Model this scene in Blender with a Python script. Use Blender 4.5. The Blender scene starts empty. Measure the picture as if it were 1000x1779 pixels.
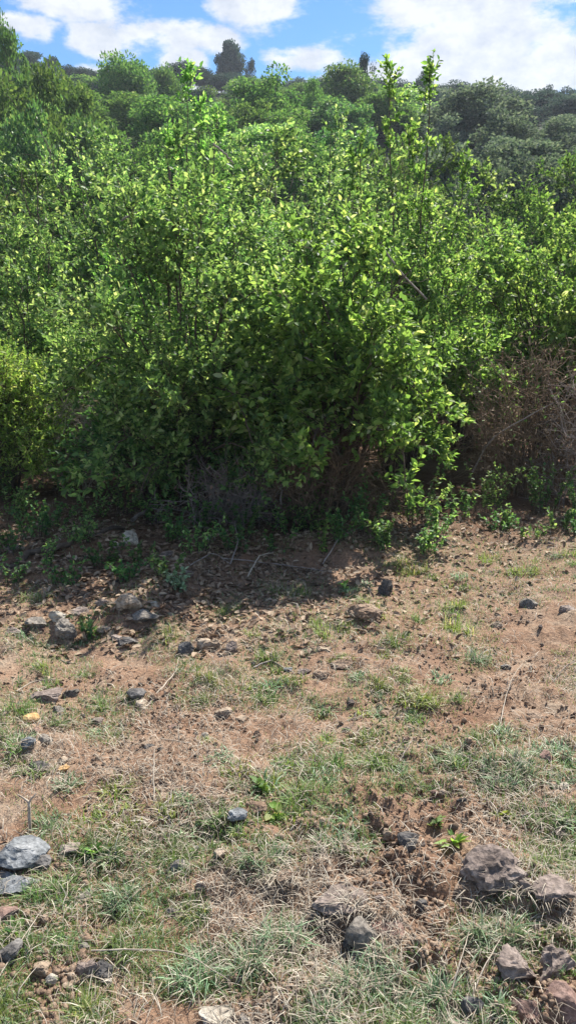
import bpy, bmesh, math, random
import numpy as np
from mathutils import Vector

SC = bpy.context.scene
COL = SC.collection
R = math.radians
RNG = np.random.default_rng(7)

# ------------------------------------------------------------------ camera model
F = 1300.0; CX = 500.0; CY = 889.5; CAM_Z = 1.6; PITCH = R(15.0)
CP, SP = math.cos(PITCH), math.sin(PITCH)

# ------------------------------------------------------------------ noise
def _hash(ix, iy, seed):
    n = (ix.astype(np.int64) * 374761393 + iy.astype(np.int64) * 668265263 + seed * 1442695041) & 0x7fffffff
    n = ((n ^ (n >> 13)) * 1274126177) & 0x7fffffff
    n = ((n ^ (n >> 16)) * 668265263) & 0x7fffffff
    return ((n ^ (n >> 15)) & 0xffff) / 65535.0

def vnoise(x, y, seed=0):
    x = np.asarray(x, float); y = np.asarray(y, float)
    ix = np.floor(x); iy = np.floor(y)
    fx = x - ix; fy = y - iy
    fx = fx * fx * fx * (fx * (fx * 6 - 15) + 10); fy = fy * fy * fy * (fy * (fy * 6 - 15) + 10)
    ix = ix.astype(np.int64); iy = iy.astype(np.int64)
    a = _hash(ix, iy, seed); b = _hash(ix + 1, iy, seed)
    c = _hash(ix, iy + 1, seed); d = _hash(ix + 1, iy + 1, seed)
    return (a * (1 - fx) + b * fx) * (1 - fy) + (c * (1 - fx) + d * fx) * fy - 0.5

def fbm(x, y, seed=0, octv=3, gain=0.5):
    s = 0; a = 1.0; f = 1.0
    for k in range(octv):
        c, si = math.cos(0.7 * k), math.sin(0.7 * k)
        s = s + a * vnoise((x * c - y * si) * f, (x * si + y * c) * f, seed + 11 * k); a *= gain; f *= 2.03
    return s

def sstep(a, b, t):
    t = np.clip((t - a) / (b - a), 0, 1)
    return t * t * (3 - 2 * t)

# ------------------------------------------------------------------ terrain height
_ys = np.concatenate([np.arange(-20, 400, 0.25), np.arange(400, 4000, 10.0)])
_sl = 0.29 * sstep(6, 17, _ys) - 0.42 * sstep(104, 140, _ys) + 0.13 * sstep(240, 330, _ys)
_hh = np.concatenate([[0], np.cumsum((_sl[1:] + _sl[:-1]) / 2 * np.diff(_ys))])

MOUNDS = []   # (x, y, rx, ry, height): clods and banks of soil, set from pixels below

def ground_z(x, y):
    x = np.asarray(x, float); y = np.asarray(y, float)
    h = np.interp(y, _ys, _hh)
    h = h * (1 - 0.0022 * np.clip(x, -120, 120))
    far = sstep(12, 40, y) * (1 - sstep(300, 400, y))
    h = h + far * 2.4 * fbm(x / 22, y / 22, 3, 2)
    near = 1 - sstep(9, 15, y)
    h = h + near * (0.10 * vnoise(x / 1.1, y / 1.1, 5) + 0.055 * vnoise(x / 0.38, y / 0.38, 6)
                    + 0.044 * vnoise(x / 0.13, y / 0.13, 7))
    clod = vnoise(x / 0.055, y / 0.055, 9)
    lump = sstep(-0.05, 0.35, vnoise(x / 0.5, y / 0.5, 12))
    fine = near * (1 - 0.75 * sstep(2.6, 5.0, y)) * (1 - 0.6 * sstep(1.3, 3, np.abs(x)))
    h = h + fine * (0.012 + 0.034 * lump) * np.abs(clod) * 2
    h = h + fine * 0.009 * vnoise(x / 0.022, y / 0.022, 14)
    for (mx, my, rx, ry, mh) in MOUNDS:
        q = ((x - mx) / rx) ** 2 + ((y - my) / ry) ** 2
        h = h + mh * np.exp(-q * 1.4)
    return h

def gz(x, y):
    return float(ground_z(np.array([x]), np.array([y]))[0])

def at(px, py):
    """where the ray through photo pixel (px, py) meets the ground"""
    u = (px - CX) / F; v = (CY - py) / F
    d = np.array([u, CP + v * SP, -SP + v * CP])
    t = np.arange(0.8, 40, 0.01)
    X = d[0] * t; Y = d[1] * t; Z = CAM_Z + d[2] * t
    below = np.nonzero(Z <= ground_z(X, Y))[0]
    k = below[0] if len(below) else len(t) - 1
    return float(X[k]), float(Y[k]), float(Z[k]), float(t[k])   # t is the depth along the view axis

def lift(px, py, y):
    """the point on the pixel's ray at ground distance y"""
    u = (px - CX) / F; v = (CY - py) / F
    t = y / (CP + v * SP)
    return u * t, y, CAM_Z + (-SP + v * CP) * t

# ------------------------------------------------------------------ materials
def mat(name):
    m = bpy.data.materials.new(name); m.use_nodes = True
    nt = m.node_tree; nt.nodes.clear()
    return m, nt, nt.nodes, nt.links

def N(nodes, kind, **kw):
    n = nodes.new(kind)
    for k, v in kw.items():
        if k in n.inputs.keys() if hasattr(n.inputs, 'keys') else False:
            n.inputs[k].default_value = v
        else:
            setattr(n, k, v)
    return n

def ramp(nodes, stops, interp='LINEAR'):
    r = nodes.new('ShaderNodeValToRGB'); r.color_ramp.interpolation = interp
    el = r.color_ramp.elements
    while len(el) > 1: el.remove(el[-1])
    el[0].position = stops[0][0]; el[0].color = (*stops[0][1], 1)
    for p, c in stops[1:]:
        e = el.new(p); e.color = (*c, 1)
    return r

def leaf_mat(name, stops, trans=0.45, rough=0.5, tr_gain=(1.7, 1.65, 0.95), patch=0.0, spec=0.28):
    """thin leaf: colour differs from leaf to leaf, light passes through"""
    m, nt, n, l = mat(name)
    out = n.new('ShaderNodeOutputMaterial')
    geo = n.new('ShaderNodeNewGeometry')
    rp = ramp(n, stops)
    oi = n.new('ShaderNodeObjectInfo')
    tc = n.new('ShaderNodeTexCoord')
    nz = N(n, 'ShaderNodeTexNoise'); nz.inputs['Scale'].default_value = 2.3; nz.inputs['Detail'].default_value = 2
    l.new(tc.outputs['Object'], nz.inputs['Vector'])
    a = n.new('ShaderNodeMath'); a.operation = 'MULTIPLY_ADD'; a.inputs[1].default_value = patch; a.inputs[2].default_value = -patch * 0.5
    l.new(nz.outputs['Fac'], a.inputs[0])
    b = n.new('ShaderNodeMath'); b.operation = 'ADD'
    l.new(geo.outputs['Random Per Island'], b.inputs[0]); l.new(a.outputs[0], b.inputs[1])
    l.new(b.outputs[0], rp.inputs['Fac'])
    hs = n.new('ShaderNodeHueSaturation')
    v1 = n.new('ShaderNodeMapRange'); v1.inputs['To Min'].default_value = 0.8; v1.inputs['To Max'].default_value = 1.2
    l.new(oi.outputs['Random'], v1.inputs['Value']); l.new(v1.outputs[0], hs.inputs['Value'])
    v2 = n.new('ShaderNodeMapRange'); v2.inputs['To Min'].default_value = 0.485; v2.inputs['To Max'].default_value = 0.515
    l.new(oi.outputs['Random'], v2.inputs['Value']); l.new(v2.outputs[0], hs.inputs['Hue'])
    l.new(rp.outputs['Color'], hs.inputs['Color'])
    p = n.new('ShaderNodeBsdfPrincipled'); p.inputs['Roughness'].default_value = rough
    p.inputs['Specular IOR Level'].default_value = spec
    l.new(hs.outputs['Color'], p.inputs['Base Color'])
    t = n.new('ShaderNodeBsdfTranslucent')
    mu = n.new('ShaderNodeMix'); mu.data_type = 'RGBA'; mu.blend_type = 'MULTIPLY'; mu.inputs['Factor'].default_value = 1
    l.new(hs.outputs['Color'], mu.inputs['A']); mu.inputs['B'].default_value = (*tr_gain, 1)
    l.new(mu.outputs['Result'], t.inputs['Color'])
    mx = n.new('ShaderNodeMixShader'); mx.inputs[0].default_value = trans
    l.new(p.outputs[0], mx.inputs[1]); l.new(t.outputs[0], mx.inputs[2]); l.new(mx.outputs[0], out.inputs['Surface'])
    return m

def bark_mat(name, c1, c2, scale=30, rough=0.9):
    m, nt, n, l = mat(name)
    out = n.new('ShaderNodeOutputMaterial'); p = n.new('ShaderNodeBsdfPrincipled')
    tc = n.new('ShaderNodeTexCoord'); nz = n.new('ShaderNodeTexNoise')
    nz.inputs['Scale'].default_value = scale; nz.inputs['Detail'].default_value = 4
    l.new(tc.outputs['Object'], nz.inputs['Vector'])
    rp = ramp(n, [(0.3, c1), (0.7, c2)]); l.new(nz.outputs['Fac'], rp.inputs['Fac'])
    l.new(rp.outputs['Color'], p.inputs['Base Color']); p.inputs['Roughness'].default_value = rough
    p.inputs['Specular IOR Level'].default_value = 0.2
    bp = n.new('ShaderNodeBump'); bp.inputs['Strength'].default_value = 0.5; bp.inputs['Distance'].default_value = 0.004
    l.new(nz.outputs['Fac'], bp.inputs['Height']); l.new(bp.outputs[0], p.inputs['Normal'])
    l.new(p.outputs[0], out.inputs['Surface'])
    return m

def rock_mat(name, dark, midc, light, spots=None, scale=9):
    m, nt, n, l = mat(name)
    out = n.new('ShaderNodeOutputMaterial'); p = n.new('ShaderNodeBsdfPrincipled')
    tc = n.new('ShaderNodeTexCoord'); oi = n.new('ShaderNodeObjectInfo')
    ad = n.new('ShaderNodeVectorMath'); ad.operation = 'ADD'
    sc = n.new('ShaderNodeVectorMath'); sc.operation = 'SCALE'; sc.inputs[0].default_value = (13, 7, 19)
    l.new(oi.outputs['Random'], sc.inputs['Scale'])
    l.new(tc.outputs['Object'], ad.inputs[0]); l.new(sc.outputs[0], ad.inputs[1])
    n1 = n.new('ShaderNodeTexNoise'); n1.inputs['Scale'].default_value = scale; n1.inputs['Detail'].default_value = 6; n1.inputs['Roughness'].default_value = 0.65
    n2 = n.new('ShaderNodeTexNoise'); n2.inputs['Scale'].default_value = scale * 8; n2.inputs['Detail'].default_value = 5; n2.inputs['Roughness'].default_value = 0.7
    vo = n.new('ShaderNodeTexVoronoi'); vo.inputs['Scale'].default_value = scale * 5
    for q in (n1, n2, vo): l.new(ad.outputs[0], q.inputs['Vector'])
    rp = ramp(n, [(0.32, dark), (0.5, midc), (0.68, light)])
    l.new(n1.outputs['Fac'], rp.inputs['Fac'])
    r2 = ramp(n, [(0.35, (0.45, 0.45, 0.45)), (0.6, (1.15, 1.15, 1.15))])
    l.new(n2.outputs['Fac'], r2.inputs['Fac'])
    mu = n.new('ShaderNodeMix'); mu.data_type = 'RGBA'; mu.blend_type = 'MULTIPLY'; mu.inputs['Factor'].default_value = 0.8
    l.new(rp.outputs['Color'], mu.inputs['A']); l.new(r2.outputs['Color'], mu.inputs['B'])
    l.new(mu.outputs['Result'], p.inputs['Base Color'])
    p.inputs['Roughness'].default_value = 0.85; p.inputs['Specular IOR Level'].default_value = 0.3
    ad2 = n.new('ShaderNodeMath'); ad2.operation = 'ADD'
    l.new(n2.outputs['Fac'], ad2.inputs[0]); l.new(vo.outputs['Distance'], ad2.inputs[1])
    bp = n.new('ShaderNodeBump'); bp.inputs['Strength'].default_value = 0.8; bp.inputs['Distance'].default_value = 0.006
    l.new(ad2.outputs[0], bp.inputs['Height']); l.new(bp.outputs[0], p.inputs['Normal'])
    l.new(p.outputs[0], out.inputs['Surface'])
    return m

def soil_mat():
    m, nt, n, l = mat('soil')
    out = n.new('ShaderNodeOutputMaterial'); p = n.new('ShaderNodeBsdfPrincipled')
    tc = n.new('ShaderNodeTexCoord')
    def noise(s, d=5, r=0.6):
        q = n.new('ShaderNodeTexNoise'); q.inputs['Scale'].default_value = s; q.inputs['Detail'].default_value = d; q.inputs['Roughness'].default_value = r
        l.new(tc.outputs['Object'], q.inputs['Vector']); return q
    big, mid_, fine, grit = noise(1.1, 5), noise(9, 5), noise(55, 5, 0.7), noise(190, 3, 0.7)
    rp = ramp(n, [(0.35, (0.208, 0.120, 0.076)), (0.5, (0.292, 0.190, 0.128)), (0.66, (0.350, 0.272, 0.200))])
    mixf = n.new('ShaderNodeMath'); mixf.operation = 'MULTIPLY_ADD'; mixf.inputs[1].default_value = 0.5
    half = n.new('ShaderNodeMath'); half.operation = 'MULTIPLY'; half.inputs[1].default_value = 0.5
    l.new(mid_.outputs['Fac'], half.inputs[0]); l.new(big.outputs['Fac'], mixf.inputs[0]); l.new(half.outputs[0], mixf.inputs[2])
    l.new(mixf.outputs[0], rp.inputs['Fac'])
    r2 = ramp(n, [(0.33, (0.42, 0.40, 0.40)), (0.5, (0.95, 0.95, 0.95)), (0.7, (1.35, 1.32, 1.28))])
    l.new(fine.outputs['Fac'], r2.inputs['Fac'])
    mu = n.new('ShaderNodeMix'); mu.data_type = 'RGBA'; mu.blend_type = 'MULTIPLY'; mu.inputs['Factor'].default_value = 0.75
    l.new(rp.outputs['Color'], mu.inputs['A']); l.new(r2.outputs['Color'], mu.inputs['B'])
    r3 = ramp(n, [(0.36, (0.55, 0.53, 0.52)), (0.52, (1, 1, 1)), (0.72, (1.5, 1.45, 1.35))])
    l.new(grit.outputs['Fac'], r3.inputs['Fac'])
    mu2 = n.new('ShaderNodeMix'); mu2.data_type = 'RGBA'; mu2.blend_type = 'MULTIPLY'; mu2.inputs['Factor'].default_value = 0.7
    l.new(mu.outputs['Result'], mu2.inputs['A']); l.new(r3.outputs['Color'], mu2.inputs['B'])
    # the far hillside under the scrub is grown over with low green plants
    sx = n.new('ShaderNodeSeparateXYZ'); l.new(tc.outputs['Object'], sx.inputs[0])
    mr = n.new('ShaderNodeMapRange'); mr.inputs['From Min'].default_value = 8.5; mr.inputs['From Max'].default_value = 14
    l.new(sx.outputs['Y'], mr.inputs['Value'])
    gr = ramp(n, [(0.4, (0.025, 0.045, 0.012)), (0.6, (0.06, 0.09, 0.025))]); l.new(mid_.outputs['Fac'], gr.inputs['Fac'])
    mg = n.new('ShaderNodeMix'); mg.data_type = 'RGBA'
    l.new(mr.outputs[0], mg.inputs['Factor']); l.new(mu2.outputs['Result'], mg.inputs['A']); l.new(gr.outputs['Color'], mg.inputs['B'])
    # soil colour darkened under the edge of the thicket, its border ragged
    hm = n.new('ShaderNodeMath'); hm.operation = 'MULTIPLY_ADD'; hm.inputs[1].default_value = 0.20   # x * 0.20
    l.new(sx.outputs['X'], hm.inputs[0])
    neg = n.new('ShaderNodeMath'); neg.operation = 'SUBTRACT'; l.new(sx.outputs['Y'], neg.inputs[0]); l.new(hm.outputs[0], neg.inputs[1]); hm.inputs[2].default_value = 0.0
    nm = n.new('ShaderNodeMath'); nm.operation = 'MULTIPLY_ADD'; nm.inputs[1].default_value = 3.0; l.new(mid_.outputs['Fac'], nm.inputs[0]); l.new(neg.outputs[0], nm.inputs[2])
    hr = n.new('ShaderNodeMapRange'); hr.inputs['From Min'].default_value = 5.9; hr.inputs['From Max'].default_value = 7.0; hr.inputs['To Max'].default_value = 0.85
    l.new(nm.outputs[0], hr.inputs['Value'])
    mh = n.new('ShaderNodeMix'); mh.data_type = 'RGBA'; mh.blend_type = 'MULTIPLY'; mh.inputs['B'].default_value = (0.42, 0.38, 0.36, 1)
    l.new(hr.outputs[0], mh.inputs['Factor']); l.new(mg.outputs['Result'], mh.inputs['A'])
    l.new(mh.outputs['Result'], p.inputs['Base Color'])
    p.inputs['Roughness'].default_value = 0.95; p.inputs['Specular IOR Level'].default_value = 0.15
    ad = n.new('ShaderNodeMath'); ad.operation = 'MULTIPLY_ADD'; ad.inputs[1].default_value = 0.35
    l.new(grit.outputs['Fac'], ad.inputs[0]); l.new(fine.outputs['Fac'], ad.inputs[2])
    bp = n.new('ShaderNodeBump'); bp.inputs['Strength'].default_value = 1.0; bp.inputs['Distance'].default_value = 0.018
    l.new(ad.outputs[0], bp.inputs['Height']); l.new(bp.outputs[0], p.inputs['Normal'])
    l.new(p.outputs[0], out.inputs['Surface'])
    return m

M = {}
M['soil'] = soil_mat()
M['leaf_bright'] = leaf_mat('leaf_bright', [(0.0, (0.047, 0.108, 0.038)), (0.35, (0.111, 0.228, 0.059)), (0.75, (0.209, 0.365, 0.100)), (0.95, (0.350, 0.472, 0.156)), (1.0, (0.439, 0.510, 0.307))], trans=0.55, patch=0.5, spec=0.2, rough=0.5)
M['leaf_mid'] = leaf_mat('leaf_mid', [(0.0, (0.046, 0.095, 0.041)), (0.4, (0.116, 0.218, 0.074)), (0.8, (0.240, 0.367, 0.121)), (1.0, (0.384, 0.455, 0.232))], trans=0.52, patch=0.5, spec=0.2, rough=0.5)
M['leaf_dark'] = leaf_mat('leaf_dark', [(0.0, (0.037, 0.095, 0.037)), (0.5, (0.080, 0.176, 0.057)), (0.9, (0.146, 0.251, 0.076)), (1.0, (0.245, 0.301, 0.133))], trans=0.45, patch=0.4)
M['leaf_yellow'] = leaf_mat('leaf_yellow', [(0.0, (0.108, 0.216, 0.056)), (0.4, (0.202, 0.338, 0.074)), (0.8, (0.315, 0.432, 0.113)), (1.0, (0.454, 0.475, 0.224))], trans=0.5, patch=0.4)
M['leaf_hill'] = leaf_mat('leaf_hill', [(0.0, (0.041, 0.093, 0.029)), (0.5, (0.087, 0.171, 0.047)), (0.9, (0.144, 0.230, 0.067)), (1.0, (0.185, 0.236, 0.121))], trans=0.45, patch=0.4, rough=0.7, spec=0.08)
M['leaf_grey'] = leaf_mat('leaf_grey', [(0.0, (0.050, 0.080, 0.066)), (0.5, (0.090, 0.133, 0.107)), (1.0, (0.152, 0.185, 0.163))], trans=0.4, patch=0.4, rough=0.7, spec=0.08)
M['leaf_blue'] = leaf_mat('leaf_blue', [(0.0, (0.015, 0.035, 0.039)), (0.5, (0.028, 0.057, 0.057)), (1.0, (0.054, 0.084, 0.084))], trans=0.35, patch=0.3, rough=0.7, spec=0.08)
M['grass_green'] = leaf_mat('grass_green', [(0.0, (0.08, 0.14, 0.04)), (0.4, (0.14, 0.225, 0.065)), (0.75, (0.22, 0.29, 0.11)), (1.0, (0.34, 0.34, 0.19))], trans=0.35, rough=0.5, tr_gain=(1.3, 1.35, 0.8))
M['grass_blue'] = leaf_mat('grass_blue', [(0.0, (0.13, 0.21, 0.11)), (0.4, (0.21, 0.32, 0.17)), (0.8, (0.32, 0.40, 0.25)), (1.0, (0.46, 0.47, 0.33))], trans=0.3, rough=0.5, tr_gain=(1.15, 1.2, 0.95))
M['grass_lime'] = leaf_mat('grass_lime', [(0.0, (0.12, 0.18, 0.045)), (0.5, (0.20, 0.265, 0.075)), (0.8, (0.30, 0.32, 0.12)), (1.0, (0.42, 0.37, 0.20))], trans=0.4, rough=0.5)
M['straw'] = leaf_mat('straw', [(0.0, (0.17, 0.13, 0.095)), (0.4, (0.32, 0.265, 0.195)), (0.8, (0.46, 0.405, 0.31)), (1.0, (0.58, 0.53, 0.42))], trans=0.15, rough=0.6, tr_gain=(1, 1, 1))
M['dead_leaf'] = leaf_mat('dead_leaf', [(0.0, (0.10, 0.06, 0.04)), (0.5, (0.21, 0.135, 0.09)), (1.0, (0.36, 0.27, 0.19))], trans=0.15, rough=0.7, tr_gain=(1, 1, 1))
M['bark'] = bark_mat('bark', (0.045, 0.032, 0.024), (0.13, 0.10, 0.075))
M['dry_twig'] = bark_mat('dry_twig', (0.087, 0.059, 0.038), (0.250, 0.180, 0.119))
M['pale_wood'] = bark_mat('pale_wood', (0.26, 0.21, 0.16), (0.45, 0.39, 0.31), 60)
M['grey_wood'] = bark_mat('grey_wood', (0.16, 0.13, 0.11), (0.33, 0.28, 0.25), 40)
M['rock_grey'] = rock_mat('rock_grey', (0.085, 0.074, 0.062), (0.174, 0.152, 0.127), (0.281, 0.244, 0.204))
M['rock_bluegrey'] = rock_mat('rock_bluegrey', (0.090, 0.094, 0.098), (0.172, 0.180, 0.184), (0.279, 0.283, 0.283))
M['rock_brown'] = rock_mat('rock_brown', (0.085, 0.064, 0.054), (0.185, 0.143, 0.120), (0.29, 0.235, 0.20))
M['rock_dark'] = rock_mat('rock_dark', (0.045, 0.042, 0.040), (0.10, 0.092, 0.086), (0.19, 0.175, 0.16))
M['rock_tan'] = rock_mat('rock_tan', (0.19, 0.135, 0.09), (0.31, 0.235, 0.165), (0.42, 0.34, 0.26))
M['rock_orange'] = rock_mat('rock_orange', (0.34, 0.19, 0.075), (0.48, 0.29, 0.12), (0.56, 0.38, 0.19))
M['rock_pale'] = rock_mat('rock_pale', (0.229, 0.198, 0.156), (0.361, 0.318, 0.254), (0.475, 0.430, 0.361))
M['rock_red'] = rock_mat('rock_red', (0.12, 0.070, 0.054), (0.21, 0.130, 0.102), (0.30, 0.21, 0.17))
M['clod'] = rock_mat('clod', (0.14, 0.088, 0.056), (0.245, 0.166, 0.112), (0.34, 0.254, 0.180), scale=14)

# ------------------------------------------------------------------ mesh helpers
class Geo:
    """collects vertices and faces, built as one mesh"""
    def __init__(s): s.v = []; s.q = []; s.t = []; s.n = 0
    def add(s, v, q=None, t=None):
        v = np.asarray(v, np.float32)
        if q is not None and len(q): s.q.append(np.asarray(q, np.int64) + s.n)
        if t is not None and len(t): s.t.append(np.asarray(t, np.int64) + s.n)
        s.v.append(v); s.n += len(v)
    def mesh(s, name, material, smooth=False):
        v = np.concatenate(s.v) if s.v else np.zeros((0, 3), np.float32)
        q = np.concatenate(s.q) if s.q else np.zeros((0, 4), np.int64)
        t = np.concatenate(s.t) if s.t else np.zeros((0, 3), np.int64)
        me = bpy.data.meshes.new(name)
        me.vertices.add(len(v)); me.vertices.foreach_set('co', v.ravel())
        nl = len(q) * 4 + len(t) * 3
        me.loops.add(nl); me.loops.foreach_set('vertex_index', np.concatenate([q.ravel(), t.ravel()]).astype(np.int32))
        me.polygons.add(len(q) + len(t))
        st = np.concatenate([np.arange(len(q)) * 4, len(q) * 4 + np.arange(len(t)) * 3]).astype(np.int32)
        me.polygons.foreach_set('loop_start', st)
        if smooth: me.polygons.foreach_set('use_smooth', np.ones(len(q) + len(t), bool))
        me.update(calc_edges=True); me.materials.append(material)
        return me
    def build(s, name, material, parent=None, smooth=False):
        return link(name, s.mesh(name, material, smooth), parent)

def link(name, me, parent=None):
    o = bpy.data.objects.new(name, me); COL.objects.link(o)
    if parent is not None: o.parent = parent
    return o

def tag(o, label=None, cat=None, group=None, kind=None):
    if label: o['label'] = label
    if cat: o['category'] = cat
    if group: o['group'] = group
    if kind: o['kind'] = kind
    return o

def thing(name, loc, label, cat, group=None, rz=0.0):
    o = bpy.data.objects.new(name, None); COL.objects.link(o)
    o.empty_display_size = 0.1; o.location = loc; o.rotation_euler = (0, 0, rz)
    return tag(o, label, cat, group)

def copy_tree(o):
    c = o.copy(); COL.objects.link(c)
    for ch in list(o.children):
        d = ch.copy(); COL.objects.link(d); d.parent = c
        for g in list(ch.children):
            e = g.copy(); COL.objects.link(e); e.parent = d
    return c

def unit(a):
    a = np.asarray(a, float)
    return a / np.maximum(np.linalg.norm(a, axis=-1, keepdims=True), 1e-9)

def tube(g, pts, radii, sides=5):
    pts = np.asarray(pts, float); k = len(pts)
    tg = unit(np.gradient(pts, axis=0))
    ref = np.array([0.31, 0.2, 0.93]) if abs(tg[:, 2]).mean() < 0.8 else np.array([0.93, 0.2, 0.31])
    a = unit(np.cross(tg, ref)); b = np.cross(tg, a)
    th = np.arange(sides) * 2 * math.pi / sides
    r = np.asarray(radii, float)[:, None, None]
    v = pts[:, None, :] + r * (np.cos(th)[None, :, None] * a[:, None, :] + np.sin(th)[None, :, None] * b[:, None, :])
    q = []
    for i in range(k - 1):
        for j in range(sides):
            j2 = (j + 1) % sides
            q.append((i * sides + j, i * sides + j2, (i + 1) * sides + j2, (i + 1) * sides + j))
    v = v.reshape(-1, 3)
    n0 = len(v)
    v = np.concatenate([v, pts[-1:] + tg[-1:] * radii[-1]])
    t = [((k - 1) * sides + j, (k - 1) * sides + (j + 1) % sides, n0) for j in range(sides)]
    g.add(v, q, t)

def twigs(g, P0, P1, P2, r0, r1):
    """many thin three-sided twigs of two segments at once"""
    n = len(P0)
    if not n: return
    d = unit(P2 - P0); ref = np.where(np.abs(d[:, 2:3]) < 0.8, np.array([[0, 0, 1.0]]), np.array([[1.0, 0, 0]]))
    a = unit(np.cross(d, ref)); b = np.cross(d, a)
    th = np.arange(3) * 2 * math.pi / 3
    vs = []
    for P, r in ((P0, r0), (P1, (r0 + r1) / 2), (P2, r1)):
        r = np.broadcast_to(np.asarray(r, float), (n,))[:, None]
        for t in th: vs.append(P + r * (math.cos(t) * a + math.sin(t) * b))
    v = np.stack(vs, 1).reshape(-1, 3)
    q = []
    for s in (0, 3):
        for j in range(3):
            q.append((s + j, s + (j + 1) % 3, s + 3 + (j + 1) % 3, s + 3 + j))
    q = (np.arange(n)[:, None, None] * 9 + np.array(q)[None]).reshape(-1, 4)
    g.add(v, q)

def leaves(g, P, D, Nn, L, W, fold=0.25, droop=0.2):
    """many leaves: P base, D direction, Nn upper side, L length, W half width"""
    n = len(P)
    D = unit(D); S = unit(np.cross(D, Nn)); U = np.cross(S, D)
    L = np.broadcast_to(L, (n,))[:, None]; W = np.broadcast_to(W, (n,))[:, None]
    def pt(f, s, up): return P + D * L * f + S * W * s + U * up
    z = -droop * L
    v = np.stack([pt(0, 0, 0 * z), pt(0.32, 0.9, fold * W + z * 0.1), pt(0.68, 0.75, fold * W * 0.8 + z * 0.45),
                  pt(1, 0, z), pt(0.68, -0.75, fold * W * 0.8 + z * 0.45), pt(0.32, -0.9, fold * W + z * 0.1)], 1).reshape(-1, 3)
    q = (np.arange(n)[:, None, None] * 6 + np.array([[0, 1, 2, 3], [0, 3, 4, 5]])[None]).reshape(-1, 4)
    g.add(v, q)

def blades(g, P, A, H, lean, w, wind=None, rng=RNG):
    """many grass blades: base P, azimuth A, length H, lean 0..1 (0 upright)"""
    n = len(P)
    out = np.stack([np.cos(A), np.sin(A), np.zeros(n)], 1)
    side = np.stack([-np.sin(A + rng.normal(0, .5, n)), np.cos(A), np.zeros(n)], 1)
    up = np.array([[0, 0, 1.0]])
    H = H[:, None]; lean = lean[:, None]; w = w[:, None]
    k0 = P; k1 = P + H * (0.38 * up * (1 - 0.25 * lean) + out * lean * 0.16)
    k2 = P + H * (0.72 * up * (1 - 0.5 * lean) + out * lean * 0.45)
    k3 = P + H * (0.97 * up * (1 - 0.62 * lean) + out * lean * 0.82)
    v = np.stack([k0 - side * w, k0 + side * w, k1 - side * w * .9, k1 + side * w * .9, k2 - side * w * .6, k2 + side * w * .6, k3], 1).reshape(-1, 3)
    b = np.arange(n)[:, None, None] * 7
    g.add(v, (b + np.array([[0, 1, 3, 2], [2, 3, 5, 4]])[None]).reshape(-1, 4), (b + np.array([[4, 5, 6]])[None]).reshape(-1, 3))

# ------------------------------------------------------------------ shrubs
def rdir(rng, n):
    return unit(rng.normal(0, 1, (n, 3)))

def bez(p0, p1, p2, k):
    t = np.linspace(0, 1, k)[:, None]
    return (1 - t) ** 2 * p0 + 2 * t * (1 - t) * p1 + t * t * p2

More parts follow.
